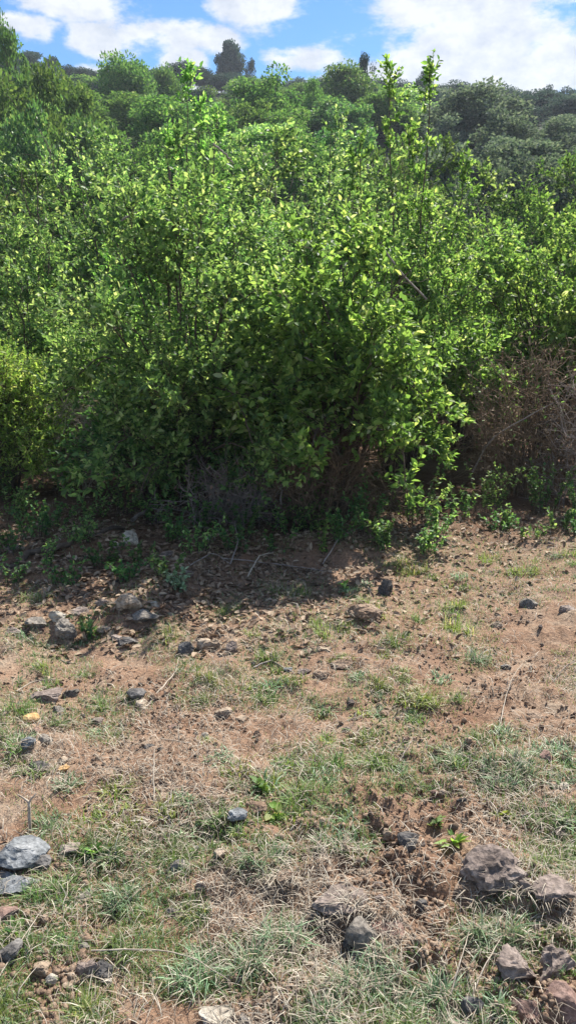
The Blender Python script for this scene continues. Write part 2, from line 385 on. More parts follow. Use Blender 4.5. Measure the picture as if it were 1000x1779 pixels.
def shrub_geo(seed, H, RX, RY, nstem=14, nbr=9, ntw=8, nleaf=13, L=0.055, W=0.016, low=0.0, brlen=0.36, leaders=(), bare=0.0, stemr=0.016, twl=0.22, up=0.10, kill=0.25, skirt=0.35):
    """branchwork and foliage of a many-stemmed shrub filling a dome H tall, RX by RY wide"""
    rng = np.random.default_rng(seed)
    gb, gf = Geo(), Geo()
    B0, BD, BL = [], [], []            # twig starts, outward directions
    nsk = int(nstem * skirt)
    for i in range(nstem + len(leaders) + nsk):
        a = 2 * math.pi * (i + rng.random()) / max(nstem, 1)
        base = np.array([math.cos(a) * RX * 0.16 * rng.random(), math.sin(a) * RY * 0.16 * rng.random(), -0.03])
        if i < nstem:
            r = rng.random() ** 0.55
            zt = H * (low + (1 - low) * math.sqrt(max(0.02, 1 - r * r))) * rng.uniform(0.78, 1.04)
            tip = np.array([math.cos(a) * RX * r, math.sin(a) * RY * r, zt])
            ctrl = np.array([tip[0] * 0.3, tip[1] * 0.3, zt * (rng.uniform(0.55, 0.8) + 0.5 * r ** 3)])
            lead = False
        elif i >= nstem + len(leaders):
            # low outer boughs that arch over and hang back towards the ground
            a = 2 * math.pi * (i + rng.random()) / nsk; r = rng.uniform(0.75, 1.05); zt = H * (low + rng.uniform(0.08, 0.42))
            tip = np.array([math.cos(a) * RX * r, math.sin(a) * RY * r, zt]); ctrl = np.array([tip[0] * 0.5, tip[1] * 0.5, zt + H * rng.uniform(0.15, 0.4)]); lead = False
        else:
            lx, ly, lz = leaders[i - nstem]; tip = np.array([lx, ly, lz]); lead = True
            ctrl = np.array([lx * 0.8, ly * 0.8, lz * 0.6])
        pts = bez(base, ctrl, tip, 9); pts[1:-1] += rng.normal(0, 0.018, (7, 3))
        rr = np.linspace(stemr * rng.uniform(0.7, 1.1), 0.003, 9)
        tube(gb, pts, rr, 5)
        if lead:
            pts[3:-1] += np.cumsum(rng.normal(0, 0.022, (5, 3)), 0) * [1, 1, .3]
            DD = unit(rdir(rng, 9) * .6 + np.array([0, 0, .7])); B0.append(np.repeat(pts[-1:], 9, 0) - np.array([0, 0, 1]) * rng.uniform(0.02, .28, (9, 1))); BD.append(DD); BL.append(rng.uniform(.07, .16, 9))
        nb = nbr + (3 if lead else 0)
        for k in range(nb):
            t = 0.18 + 0.8 * (k + rng.random()) / nb
            f = t * 8; j = min(int(f), 7); p = pts[j] + (pts[j + 1] - pts[j]) * (f - j)
            tg = unit(pts[j + 1] - pts[j])
            o = unit(np.array([p[0] / RX, p[1] / RY, 0.25]) + 1e-3)
            d = unit(tg * 0.2 + o * 0.6 + rdir(rng, 1)[0] * 0.85 + np.array([0, 0, 0.05]))
            ln = brlen * rng.uniform(0.6, 1.25) * (1.15 - 0.6 * t) * (0.3 + 0.7 * max(0, 1 - t * 1.3) if lead else 1)
            mid_ = p + d * ln * 0.5; end = p + d * ln + np.array([0, 0, up * 0.35 * ln])
            if end[2] < 0.05: end[2] = 0.05 + 0.1 * rng.random()
            bp = bez(p, mid_, end, 5); bp[1:-1] += rng.normal(0, 0.012, (3, 3))
            tube(gb, bp, np.linspace(rr[j] * 0.55, 0.0018, 5), 4)
            if vnoise(p[0] * 2.0 + seed * 3.1, p[2] * 2.4 + p[1] * 1.6, seed) < kill - 0.45 and not lead: 
                continue
            if rng.random() < bare: continue
            m = ntw if not lead else 5
            tt = np.sort(rng.uniform(0.28, 1.0, m)); fi = tt * 4; ji = np.minimum(fi.astype(int), 3)
            S = bp[ji] + (bp[ji + 1] - bp[ji]) * (fi - ji)[:, None]
            tgd = unit(bp[ji + 1] - bp[ji])
            DD = unit(tgd * 0.45 + rdir(rng, m) * 0.85 + np.array([0, 0, up]) + o * 0.25)
            B0.append(S); BD.append(DD); BL.append(twl * rng.uniform(0.45, 1.2, m) * (0.5 if lead and t > .75 else 1))
    P0 = np.concatenate(B0); D = np.concatenate(BD); LN = np.concatenate(BL)
    n = len(P0)
    P1 = P0 + D * LN[:, None] * 0.5 + rng.normal(0, 0.008, (n, 3)); P2 = P0 + D * LN[:, None] + np.array([0, 0, 0.03]) + rng.normal(0, 0.012, (n, 3))
    twigs(gb, P0, P1, P2, 0.0022, 0.0009)
    s = (np.arange(nleaf) + 0.6) / nleaf
    s = np.clip(s[None, :] ** 0.72 + rng.normal(0, 0.04, (n, nleaf)), 0.04, 1.0)
    Pl = np.where((s < 0.5)[..., None], P0[:, None] + (P1 - P0)[:, None] * (s * 2)[..., None], P1[:, None] + (P2 - P1)[:, None] * (s * 2 - 1)[..., None]).reshape(-1, 3)
    Dt = np.repeat(D, nleaf, 0)
    Dl = unit(Dt * 0.75 + rdir(rng, len(Pl)) * 0.75 + np.array([0, 0, 0.08]))
    Nl = unit(rdir(rng, len(Pl)) * 0.75 + np.array([0.15, 0.05, 0.75]))
    sz = rng.uniform(0.5, 1.2, len(Pl)) * np.repeat(rng.uniform(0.75, 1.2, n), nleaf)
    keep = Pl[:, 2] > 0.03
    leaves(gf, Pl[keep], Dl[keep], Nl[keep], (L * sz)[keep], (W * sz)[keep])
    return gb, gf

def make_shrub(seed, loc, leafm, label, cat='shrub', name='shrub', rz=0.0, group=None, barkm='bark', **kw):
    gb, gf = shrub_geo(seed, **kw)
    o = thing(name, loc, label, cat, group, rz)
    gb.build('branchwork', M[barkm], o); gf.build('foliage', M[leafm], o)
    return o

# ------------------------------------------------------------------ trees on the hill
def tree_geo(seed, kind):
    """unit trees: height 1, crown about 1 wide; leaf clumps through the crown's volume"""
    rng = np.random.default_rng(seed)
    gt, gc = Geo(), Geo()
    C, S = [], []                                      # clump centres and radii
    if kind == 'dome':
        n = 46; zc, rz_, rx = 0.56, 0.44, 0.5
        d = rdir(rng, n); rr = rng.random(n) ** 0.35
        C = d * rr[:, None] * np.array([rx, rx, rz_]) * 0.82 + np.array([0, 0, zc]); S = rng.uniform(0.12, 0.20, n); nl = 260; th = 0.25
    elif kind == 'bush':
        n = 62; d = rdir(rng, n); d[:, 2] = np.abs(d[:, 2]); rr = rng.random(n) ** 0.4
        lump = 1 + 0.28 * np.sin(d[:, 0] * 5 + seed) * np.cos(d[:, 1] * 4 + seed)
        C = d * (rr * lump)[:, None] * np.array([0.45, 0.45, 0.84]) + np.array([0, 0, 0.06]); S = rng.uniform(0.09, 0.17, n); nl = 190; th = 0.1
    elif kind == 'spire':
        n = 60; z = rng.uniform(0.12, 1.0, n); a = rng.uniform(0, 6.283, n); w = 0.5 * (1.02 - z) ** 0.8 * rng.uniform(0.35, 1, n)
        C = np.stack([np.cos(a) * w, np.sin(a) * w, z - 0.02], 1); S = rng.uniform(0.07, 0.13, n) * (1.3 - z * 0.7); nl = 130; th = 0.9
    elif kind == 'lone':
        n = 60; d = rdir(rng, n); rr = rng.random(n) ** 0.4
        C = d * rr[:, None] * np.array([0.36, 0.36, 0.32]) + np.array([0, 0, 0.66]); C[:, :2] *= (1.12 - 0.55 * np.clip((C[:, 2:3] - 0.4) / 0.6, 0, 1)); S = rng.uniform(0.09, 0.15, n); nl = 300; th = 0.4
    else:                                              # loose, open crown
        n = 40; z = rng.uniform(0.28, 0.98, n); a = rng.uniform(0, 6.283, n); w = 0.42 * np.sin(np.clip((z - 0.15) / 0.9, 0, 1) * math.pi) ** 0.6 * rng.random(n) ** 0.5
        C = np.stack([np.cos(a) * w, np.sin(a) * w, z], 1); S = rng.uniform(0.06, 0.14, n); nl = 130; th = 0.5
    # trunk and limbs
    nt = 3 if kind == 'lone' else 1
    for q in range(nt):
        b = np.array([rng.normal(0, .03) * (nt > 1), rng.normal(0, .03) * (nt > 1), -0.05]); tp = np.array([rng.normal(0, .05), rng.normal(0, .05), th + 0.3 if kind != 'spire' else 0.95])
        tube(gt, bez(b, (b + tp) / 2 + rng.normal(0, .02, 3), tp, 6), np.linspace(0.028 if nt == 1 else 0.016, 0.006, 6), 6)
    for i in range(0, n, 2):
        zb = min(max(0.04, C[i, 2] * rng.uniform(0.4, 0.75)), th + 0.3) if kind != 'spire' else C[i, 2] + 0.02
        p = np.array([0, 0, zb]); tube(gt, bez(p, (p + C[i]) / 2 + np.array([0, 0, 0.03]), C[i], 4), np.linspace(0.009, 0.003, 4), 4)
    idx = np.repeat(np.arange(n), nl); m = len(idx)
    dd = rdir(rng, m); r = rng.random(m) ** 0.45
    P = C[idx] + dd * (r * S[idx])[:, None] * np.array([1.15, 1.15, 0.85])
    ok = P[:, 2] > 0.01
    P = P[ok]; dd = dd[ok]; m = len(P)
    ls = 0.031 * rng.uniform(0.6, 1.3, m)
    leaves(gc, P, unit(dd + rdir(rng, m) * 0.9), unit(rdir(rng, m) + np.array([0.1, 0, 0.7])), ls * 1.25, ls * 0.42, 0.2, 0.15)
    return gt, gc

_tree_cache = {}
def tree(kind, var, leafm, loc, h, w, name, label, cat='tree', group=None, rz=0.0, tint=0):
    key = (kind, var)
    if key not in _tree_cache:
        gt, gc = tree_geo(100 + var * 17 + sum(map(ord, kind)), kind)
        _tree_cache[key] = (gt.mesh('trunk', M['bark']), gc.mesh('crown', M['leaf_hill']))
    mt, mc = _tree_cache[key]
    o = thing(name, loc, label, cat, group, rz)
    o.scale = (w, w, h)
    t = link('trunk', mt, o); c = link('crown', mc, o)
    # the same leaf mesh with its own leaf colour
    c.material_slots[0].link = 'OBJECT'; c.material_slots[0].material = M[leafm]
    return o

def tree_px(kind, var, leafm, px, top, wpx, d, label, name='tree', cat='tree', group=None, grow=1.0):
    x, y, z = lift(px, top, d)
    b = gz(x, y)
    depth = y * CP - (z - CAM_Z) * SP
    w = wpx / F * depth
    h = max(z - b, 0.6 * w) * grow
    ww = w / {'dome': 1.1, 'bush': 1.0, 'spire': 0.95, 'lone': 0.82}.get(kind, 0.95)
    rng = random.Random(int(px * 7 + top))
    return tree(kind, var, leafm, (x, y, b - 0.05), h / 1.0, ww, name, label, cat, group, rng.uniform(0, 6.28))

# ------------------------------------------------------------------ soil mounds and the ground sheet
def mound(px, py, wpx, dpx, h):
    x, y, z, t = at(px, py); w = wpx / F * t
    return (x, y, w, w * dpx, h)
_m = [mound(210, 1065, 90, 0.6, 0.05), mound(390, 1105, 60, 0.5, 0.035), mound(110, 1090, 60, 0.6, 0.05), mound(630, 1065, 50, 0.7, 0.06), mound(900, 1560, 110, 0.5, 0.04),
      mound(600, 1150, 70, 0.5, 0.03), mound(130, 960, 120, 0.3, 0.12), mound(560, 960, 130, 0.4, 0.08), mound(420, 1420, 40, 0.6, 0.02), mound(90, 1210, 60, 0.5, 0.025), mound(640, 1590, 90, 0.5, 0.03)]
MOUNDS.extend(_m)

def build_ground():
    def grow(a, lim, s0, k):
        out = [a]
        while out[-1] < lim: out.append(out[-1] + max(s0, k * (out[-1])))
        return out
    ys = list(np.arange(-8, 0.9, 0.2)) + grow(0.9, 9.0, 0.010, 0.0068) + grow(9.2, 2200, 0.2, 0.035)
    xa = list(np.arange(0, 1.2, 0.0115)); s = 0.0115
    while xa[-1] < 3.6: s *= 1.012; xa.append(xa[-1] + s)
    while xa[-1] < 900: s *= 1.07; xa.append(xa[-1] + s)
    xs = np.array([-v for v in xa[:0:-1]] + xa); ys = np.array(ys)
    X, Y = np.meshgrid(xs, ys); Z = ground_z(X.ravel(), Y.ravel())
    v = np.stack([X.ravel(), Y.ravel(), Z], 1)
    nx, ny = len(xs), len(ys)
    i = (np.arange(ny - 1)[:, None] * nx + np.arange(nx - 1)[None]).ravel()
    g = Geo(); g.add(v, np.stack([i, i + 1, i + 1 + nx, i + nx], 1))
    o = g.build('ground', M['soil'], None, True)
    tag(o, 'bare reddish soil rising into the scrub hillside', None, None, 'structure')
build_ground()

# ------------------------------------------------------------------ the thicket
def root_at(px, y):
    x = (px - CX) / F * (y * CP + CAM_Z * SP)
    return (x, y, gz(x, y))

GF = None
# front row
FR = dict(nbr=10, ntw=9)
make_shrub(11, root_at(590, 5.7), 'leaf_bright', 'bright yellow-green shrub with leafy sprays hanging almost to the ground beside the brown brush', H=2.35, RX=0.86, RY=1.0, nstem=23, nleaf=15, L=0.058, W=0.0168, kill=0.31, skirt=0.4, **FR)
make_shrub(12, root_at(338, 6.05), 'leaf_mid', 'broad green shrub in the middle of the thicket over the deepest shade', H=2.7, RX=1.12, RY=1.2, nstem=26, nleaf=15, L=0.049, W=0.0142, kill=0.32, skirt=0.5, **FR)
make_shrub(13, root_at(18, 6.5), 'leaf_yellow', 'low feathery yellow-green shrub at the edge of the shaded bank', H=1.3, RX=0.5, RY=0.5, nstem=18, nbr=9, ntw=10, nleaf=15, L=0.038, W=0.0065, twl=0.2, brlen=0.3, up=0.3)
make_shrub(15, root_at(940, 8.2), 'leaf_bright', 'bright green shrub arching over the dry brown brush', H=2.5, RX=1.3, RY=1.1, nstem=22, nleaf=14, L=0.056, W=0.016, low=0.33, kill=0.28, skirt=0.2, **FR)
make_shrub(16, root_at(690, 7.3), 'leaf_bright', 'tall shrub with two leafy shoots standing up against the white cloud', H=2.8, RX=1.05, RY=0.95, nstem=20, nleaf=15, L=0.047, W=0.0128,
           leaders=((-0.24, -0.3, 3.62), (0.10, -0.25, 3.58), (-0.45, 0.0, 3.05), (0.0, 0.05, 3.2), (0.5, 0.1, 2.95)), kill=0.28, **FR)
make_shrub(17, root_at(335, 8.0), 'leaf_bright', 'tall yellow-green shrub whose leafy top rises below the lone dark tree', H=2.85, RX=1.15, RY=0.95, nstem=20, nleaf=15, L=0.045, W=0.0124,
           leaders=((0.08, -0.1, 3.85), (-0.15, 0.1, 3.4), (0.35, 0.0, 3.45), (0.2, -.2, 3.55)), kill=0.28, **FR)
make_shrub(18, root_at(75, 8.1), 'leaf_mid', 'green shrub with a dark hollow above the feathery yellow shrub', H=2.45, RX=1.3, RY=1.1, nstem=21, nleaf=15, L=0.045, W=0.0124, kill=0.34, **FR)
make_shrub(19, root_at(500, 8.3), 'leaf_mid', 'loose green shrub between the two tall yellow-green shrubs', H=2.45, RX=1.15, RY=1.0, nstem=19, nleaf=15, L=0.045, W=0.0124, kill=0.28, **FR)
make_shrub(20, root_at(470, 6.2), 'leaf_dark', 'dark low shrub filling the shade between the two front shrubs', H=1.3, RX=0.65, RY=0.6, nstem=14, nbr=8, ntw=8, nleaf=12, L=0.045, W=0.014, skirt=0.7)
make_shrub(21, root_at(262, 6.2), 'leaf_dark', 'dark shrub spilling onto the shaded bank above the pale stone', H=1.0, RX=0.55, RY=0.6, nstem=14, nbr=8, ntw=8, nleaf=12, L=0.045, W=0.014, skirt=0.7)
make_shrub(22, root_at(800, 8.6), 'leaf_bright', 'yellow-green shrub behind the shoot-topped shrub and the arching one', H=2.4, RX=1.0, RY=0.9, nstem=18, nleaf=14, L=0.045, W=0.0124, **FR)

# dry brown brush
def dry_brush(seed, loc, H, RX, RY, nstem, label, dens=1.0, fol=0.0, m='dry_twig'):
    rng = np.random.default_rng(seed)
    g, gl = Geo(), Geo(); P, D, LN = [], [], []
    for i in range(nstem):
        a = rng.uniform(0, 6.283); r = rng.random() ** 0.5
        b = np.array([math.cos(a) * RX * 0.5 * r, math.sin(a) * RY * 0.5 * r, -0.03])
        tp = np.array([math.cos(a) * RX * r * 1.05, math.sin(a) * RY * r, H * rng.uniform(0.6, 1.02) * math.sqrt(1.1 - r * r)]) + rng.normal(0, .06, 3)
        pts = bez(b, np.array([b[0], b[1], tp[2] * .6]) + rng.normal(0, .08, 3), tp, 8); pts[1:-1] += rng.normal(0, .015, (6, 3))
        tube(g, pts, np.linspace(0.006, 0.0015, 8), 4)
        m_ = int(16 * dens); tt = rng.uniform(0.15, 1, m_) * 7; j = np.minimum(tt.astype(int), 6)
        S = pts[j] + (pts[j + 1] - pts[j]) * (tt - j)[:, None]
        d = unit(unit(pts[j + 1] - pts[j]) * 0.5 + rdir(rng, m_) * 0.9 + np.array([0, 0, .2])); ln = rng.uniform(0.12, 0.38, m_)
        P.append(S); D.append(d); LN.append(ln)
        k = int(16 * dens); S2 = np.repeat(S, 3, 0) + np.repeat(d * ln[:, None], 3, 0) * rng.uniform(.2, 1, (m_ * 3, 1))
        P.append(S2); D.append(unit(np.repeat(d, 3, 0) * .5 + rdir(rng, m_ * 3))); LN.append(rng.uniform(.05, .17, m_ * 3))
    P = np.concatenate(P); D = np.concatenate(D); LN = np.concatenate(LN)[:, None]
    ok = (P[:, 2] > 0.02) & ((P + D * LN)[:, 2] > 0)
    P, D, LN = P[ok], D[ok], LN[ok]
    twigs(g, P, P + D * LN * .5 + rng.normal(0, .008, P.shape), P + D * LN, 0.0030, 0.0015)
    o = thing('dry_brush', loc, label, 'brush')
    g.build('branchwork', M[m], o)
    sel = rng.random(len(P)) < 0.16
    n = sel.sum()
    leaves(gl, (P + D * LN * .8)[sel], rdir(rng, n), unit(rdir(rng, n) + np.array([0, 0, .8])), rng.uniform(.02, .045, n), rng.uniform(.006, .012, n))
    gl.build('dead_foliage', M['dead_leaf'], o)
    if fol:
        gg = Geo(); sel = rng.random(len(P)) < fol; n = sel.sum()
        leaves(gg, (P + D * LN * .8)[sel], rdir(rng, n), unit(rdir(rng, n) + np.array([0, 0, .8])), rng.uniform(.025, .05, n), rng.uniform(.008, .014, n))
        gg.build('foliage', M['leaf_mid'], o)
    return o
dry_brush(31, root_at(912, 6.5), 1.38, 0.68, 0.42, 58, 'tangle of dry brown twigs under the arching bright green shrub', 0.7, 0.10)
dry_brush(32, root_at(560, 5.55), 0.85, 0.6, 0.3, 30, 'bare dark twigs showing low under the hanging yellow-green sprays', 1.0, 0.10)
dry_brush(33, root_at(1010, 6.1), 1.2, 0.4, 0.35, 24, 'sparse greyish dry stems beside the brown twig tangle', 0.9, 0.03, 'grey_wood')
dry_brush(34, root_at(140, 6.75), 0.85, 0.42, 0.3, 34, 'pale straw-coloured dead brush beside the feathery yellow shrub', 1.1, 0.04, 'pale_wood')
dry_brush(35, root_at(390, 5.6), 0.42, 0.4, 0.25, 22, 'low grey dead brush on the shaded bank beside the bare stem', 0.8, 0.06, 'grey_wood')

# second and third rows behind: copies of shrubs of their own shape
PROTO = {}
def proto_shrub(key, seed, leafm, **kw):
    gb, gf = shrub_geo(seed, **kw); PROTO[key] = (gb.mesh('branchwork', M['bark']), gf.mesh('foliage', M[leafm]), kw['H'], kw['RX'])
proto_shrub('a', 41, 'leaf_mid', H=2.6, RX=1.3, RY=1.2, nstem=17, nbr=9, ntw=7, nleaf=15, L=0.054, W=0.017, kill=0.34)
proto_shrub('b', 42, 'leaf_mid', H=2.9, RX=1.2, RY=1.2, nstem=15, nbr=9, ntw=7, nleaf=15, L=0.056, W=0.0175, kill=0.36)
proto_shrub('c', 43, 'leaf_dark', H=2.4, RX=1.5, RY=1.3, nstem=18, nbr=9, ntw=7, nleaf=15, L=0.054, W=0.0175, kill=0.32)
def shrub_px(key, px, top, y, label, leafm=None, group=None, wide=1.0, flip=0):
    mb, mf, H, RX = PROTO[key]
    _, _, z = lift(px, top, y)
    x = lift(px, top, y)[0]; b = gz(x, y)
    s = max((z - b) / H, 0.45)
    rz = random.Random(int(px * 3 + top)).uniform(0, 6.28)
    o = thing('shrub', (x, y, b - 0.03), label, 'shrub', group, rz)
    w = min(max(s, 0.8), 1.6) * wide; o.scale = (w, w, s)
    link('branchwork', mb, o); f = link('foliage', mf, o)
    if leafm: f.material_slots[0].link = 'OBJECT'; f.material_slots[0].material = M[leafm]
    return o
G3 = 'shrubs in the mass behind the front thicket'
L3 = 'green shrub in the leafy mass behind the front thicket'
for (k, px, top, y, lm, lab) in [
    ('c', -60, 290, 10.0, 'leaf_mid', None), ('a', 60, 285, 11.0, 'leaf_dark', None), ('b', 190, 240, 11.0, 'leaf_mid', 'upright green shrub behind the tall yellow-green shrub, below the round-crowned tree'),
    ('a', 440, 230, 11.5, 'leaf_mid', None), ('b', 560, 215, 11.0, 'leaf_mid', 'upright green shrub behind the loose shrub, below the dark domed tree'), ('a', 870, 330, 10.5, 'leaf_bright', 'yellow-green shrub under the grey-green trees, behind the arching one'),
    ('c', 1010, 330, 10.5, 'leaf_bright', None), ('c', 300, 260, 11.5, 'leaf_mid', None), ('b', 660, 235, 12.5, 'leaf_mid', None), ('a', 770, 280, 12.0, 'leaf_mid', None),
    ('b', 20, 225, 14.5, 'leaf_hill', None), ('a', 130, 210, 15.0, 'leaf_mid', None), ('c', 250, 215, 15.5, 'leaf_mid', None), ('a', 380, 205, 15.0, 'leaf_hill', None), ('c', 500, 200, 16.0, 'leaf_mid', None),
    ('b', 620, 210, 17.0, 'leaf_mid', None), ('a', 720, 235, 16.5, 'leaf_hill', None), ('c', 830, 285, 15.0, 'leaf_hill', None), ('b', 940, 275, 14.5, 'leaf_hill', None), ('a', 1040, 260, 16.0, 'leaf_hill', None), ('c', -50, 220, 15.5, 'leaf_mid', None)]:
    shrub_px(k, px, top, y, lab or L3, lm, None if lab else G3)

for (k, px, top, y, lm) in [('a', -260, 330, 7.4, 'leaf_mid'), ('c', -480, 300, 8.2, 'leaf_mid'), ('b', -330, 280, 11, 'leaf_mid'), ('c', 1230, 340, 8.2, 'leaf_bright'), ('a', 1420, 330, 8.8, 'leaf_mid'), ('b', 1240, 280, 11.5, 'leaf_mid'), ('c', -160, 230, 14, 'leaf_hill'), ('a', -420, 220, 15, 'leaf_hill'), ('a', 1180, 270, 15, 'leaf_hill'), ('c', 1400, 260, 15, 'leaf_hill')]:
    shrub_px(k, px, top, y, 'green shrub continuing the thicket past the edge of the view', lm, 'shrubs continuing the thicket at its ends')

# ------------------------------------------------------------------ the wooded hillside
T = tree_px
T('loose', 1, 'leaf_hill', 8, 25, 80, 34, 'slender dark tree standing highest above the leafy slope')
T('bush', 0, 'leaf_hill', 60, 72, 150, 27, 'large leafy green tree under the slender dark tree')
T('bush', 1, 'leaf_hill', -40, 60, 140, 30, 'leafy green tree behind the slender dark tree at the hill edge')
T('bush', 2, 'leaf_hill', 120, 108, 110, 31, 'mid green tree sloping down from the large leafy one')
T('bush', 1, 'leaf_dark', 45, 150, 130, 22, 'dark green tree in front of the large leafy one')
T('bush', 0, 'leaf_dark', 150, 170, 120, 24, 'dark green bushy tree below the round-crowned tree')
T('dome', 0, 'leaf_hill', 216, 78, 108, 52, 'broad round-crowned tree on the skyline')
T('dome', 1, 'leaf_hill', 285, 106, 75, 56, 'smaller round tree joined to the broad round-crowned one')
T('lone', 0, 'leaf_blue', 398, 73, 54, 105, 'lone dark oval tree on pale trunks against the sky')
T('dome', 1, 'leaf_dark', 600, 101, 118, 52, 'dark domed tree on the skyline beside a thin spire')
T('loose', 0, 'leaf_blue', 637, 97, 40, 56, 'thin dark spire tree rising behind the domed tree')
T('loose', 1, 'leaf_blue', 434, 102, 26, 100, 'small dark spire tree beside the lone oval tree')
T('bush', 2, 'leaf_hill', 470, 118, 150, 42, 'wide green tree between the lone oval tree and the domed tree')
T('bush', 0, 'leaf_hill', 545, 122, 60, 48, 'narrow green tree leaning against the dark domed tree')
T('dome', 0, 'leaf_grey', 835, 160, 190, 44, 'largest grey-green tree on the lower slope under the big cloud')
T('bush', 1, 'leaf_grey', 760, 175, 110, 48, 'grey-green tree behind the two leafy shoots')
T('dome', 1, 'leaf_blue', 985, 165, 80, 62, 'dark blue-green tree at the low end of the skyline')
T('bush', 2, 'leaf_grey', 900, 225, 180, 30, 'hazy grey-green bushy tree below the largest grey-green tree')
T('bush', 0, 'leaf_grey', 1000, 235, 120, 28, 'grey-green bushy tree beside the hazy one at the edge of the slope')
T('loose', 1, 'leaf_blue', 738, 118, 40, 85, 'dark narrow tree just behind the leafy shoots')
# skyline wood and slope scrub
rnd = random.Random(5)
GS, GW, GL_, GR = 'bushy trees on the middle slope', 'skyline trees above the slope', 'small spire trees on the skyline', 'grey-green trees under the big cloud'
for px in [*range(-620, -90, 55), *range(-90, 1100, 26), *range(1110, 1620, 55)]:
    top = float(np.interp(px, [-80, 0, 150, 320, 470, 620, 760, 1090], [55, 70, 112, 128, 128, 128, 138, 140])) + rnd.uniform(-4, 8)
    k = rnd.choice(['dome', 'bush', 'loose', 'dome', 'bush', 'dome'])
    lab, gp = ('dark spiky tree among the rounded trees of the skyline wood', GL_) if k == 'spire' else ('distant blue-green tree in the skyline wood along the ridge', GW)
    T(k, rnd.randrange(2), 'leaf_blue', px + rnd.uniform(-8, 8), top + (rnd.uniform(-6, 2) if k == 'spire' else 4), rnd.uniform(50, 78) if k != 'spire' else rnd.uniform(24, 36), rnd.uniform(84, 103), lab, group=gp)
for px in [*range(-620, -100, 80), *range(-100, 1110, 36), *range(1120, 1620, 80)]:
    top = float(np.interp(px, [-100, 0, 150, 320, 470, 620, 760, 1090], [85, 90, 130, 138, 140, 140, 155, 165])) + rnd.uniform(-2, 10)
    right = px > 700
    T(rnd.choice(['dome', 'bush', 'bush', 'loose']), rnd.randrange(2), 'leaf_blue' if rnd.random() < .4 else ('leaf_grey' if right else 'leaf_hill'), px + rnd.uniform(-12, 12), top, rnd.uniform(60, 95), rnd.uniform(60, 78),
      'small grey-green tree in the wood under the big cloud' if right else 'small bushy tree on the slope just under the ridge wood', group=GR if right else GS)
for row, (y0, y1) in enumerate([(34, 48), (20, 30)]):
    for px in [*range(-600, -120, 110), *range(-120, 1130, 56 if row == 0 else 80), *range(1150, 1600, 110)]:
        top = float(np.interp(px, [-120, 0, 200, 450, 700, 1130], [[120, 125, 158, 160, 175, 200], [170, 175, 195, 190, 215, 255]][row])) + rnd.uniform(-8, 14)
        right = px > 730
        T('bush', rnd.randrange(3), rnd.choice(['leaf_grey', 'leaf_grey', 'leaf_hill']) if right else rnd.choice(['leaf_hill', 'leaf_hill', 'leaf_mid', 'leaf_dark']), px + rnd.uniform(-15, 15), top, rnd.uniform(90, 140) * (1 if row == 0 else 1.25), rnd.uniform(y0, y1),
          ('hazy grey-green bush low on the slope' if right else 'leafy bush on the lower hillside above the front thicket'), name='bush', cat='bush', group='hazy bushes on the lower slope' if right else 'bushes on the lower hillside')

# ------------------------------------------------------------------ stones
ROCKN = 0
_ico = {}
def ico(sub):
    if sub not in _ico:
        bm = bmesh.new(); bmesh.ops.create_icosphere(bm, subdivisions=sub, radius=1)
        v = np.array([w.co[:] for w in bm.verts]); f = np.array([[w.index for w in q.verts] for q in bm.faces]); bm.free()
        _ico[sub] = (v, f)
    return _ico[sub]
def n3(v, s, seed):
    return (fbm(v[:, 0] * s + seed * 1.7, v[:, 1] * s + v[:, 2] * s * 0.61, seed, 3) + fbm(v[:, 2] * s - seed, v[:, 0] * s * 0.7 - v[:, 1] * s * .8, seed + 5, 3)) * 0.5

def rock_verts(seed, sub=4, cuts=15, rough=0.10, angular=0.42):
    rng = np.random.default_rng(seed); v, f = ico(sub); v = v.copy()
    for k in range(cuts):
        nrm = rdir(rng, 1)[0]; d = rng.uniform(angular, 0.95)
        pr = v @ nrm - d; v -= np.maximum(pr, 0)[:, None] * nrm * 0.96
    ln = unit(v)
    v = v + ln * (rough * 1.9 * n3(v, 1.5, seed) + rough * 1.3 * n3(v, 3.8, seed + 3) + rough * 1.1 * n3(v, 9, seed + 9) + rough * .6 * n3(v, 21, seed + 4))[:, None]
    return v, f
def rock(px, py, wpx, hr, m, label, dr=0.8, rz=None, sink=0.28, rough=0.10, angular=0.42, cuts=15, tilt=0.0, cat='rock', name='rock', group=None, sub=4, seed=None):
    """a stone whose foot is at photo pixel (px, py), wpx wide; hr its height, dr its depth over its width"""
    global ROCKN; ROCKN += 1
    x, y, z, t = at(px, py); w = wpx / F * t * 0.5 * (0.72 if py < 1340 else 0.80); sink = sink + (0.17 if py < 1340 else 0.13)
    sd = seed or (300 + ROCKN * 7)
    v, f = rock_verts(sd, sub, cuts, rough, angular)
    ext = (v.max(0) - v.min(0)) / 2; v = (v - (v.max(0) + v.min(0)) / 2) / ext
    c = v * np.array([w, w * dr, w * hr])
    g = Geo(); g.add(c, None, f)
    o = g.build(name, M[m], None, True)
    try:
        o.data.set_sharp_from_angle(angle=R(20))
    except Exception: pass
    yy = y + w * dr * 0.5
    o.location = (x, yy, gz(x, yy) + w * hr * (1 - 2 * sink)); o.rotation_euler = (tilt, tilt * .5, (rz if rz is not None else random.Random(sd).uniform(-.5, .5)))
    return tag(o, label, cat, group)

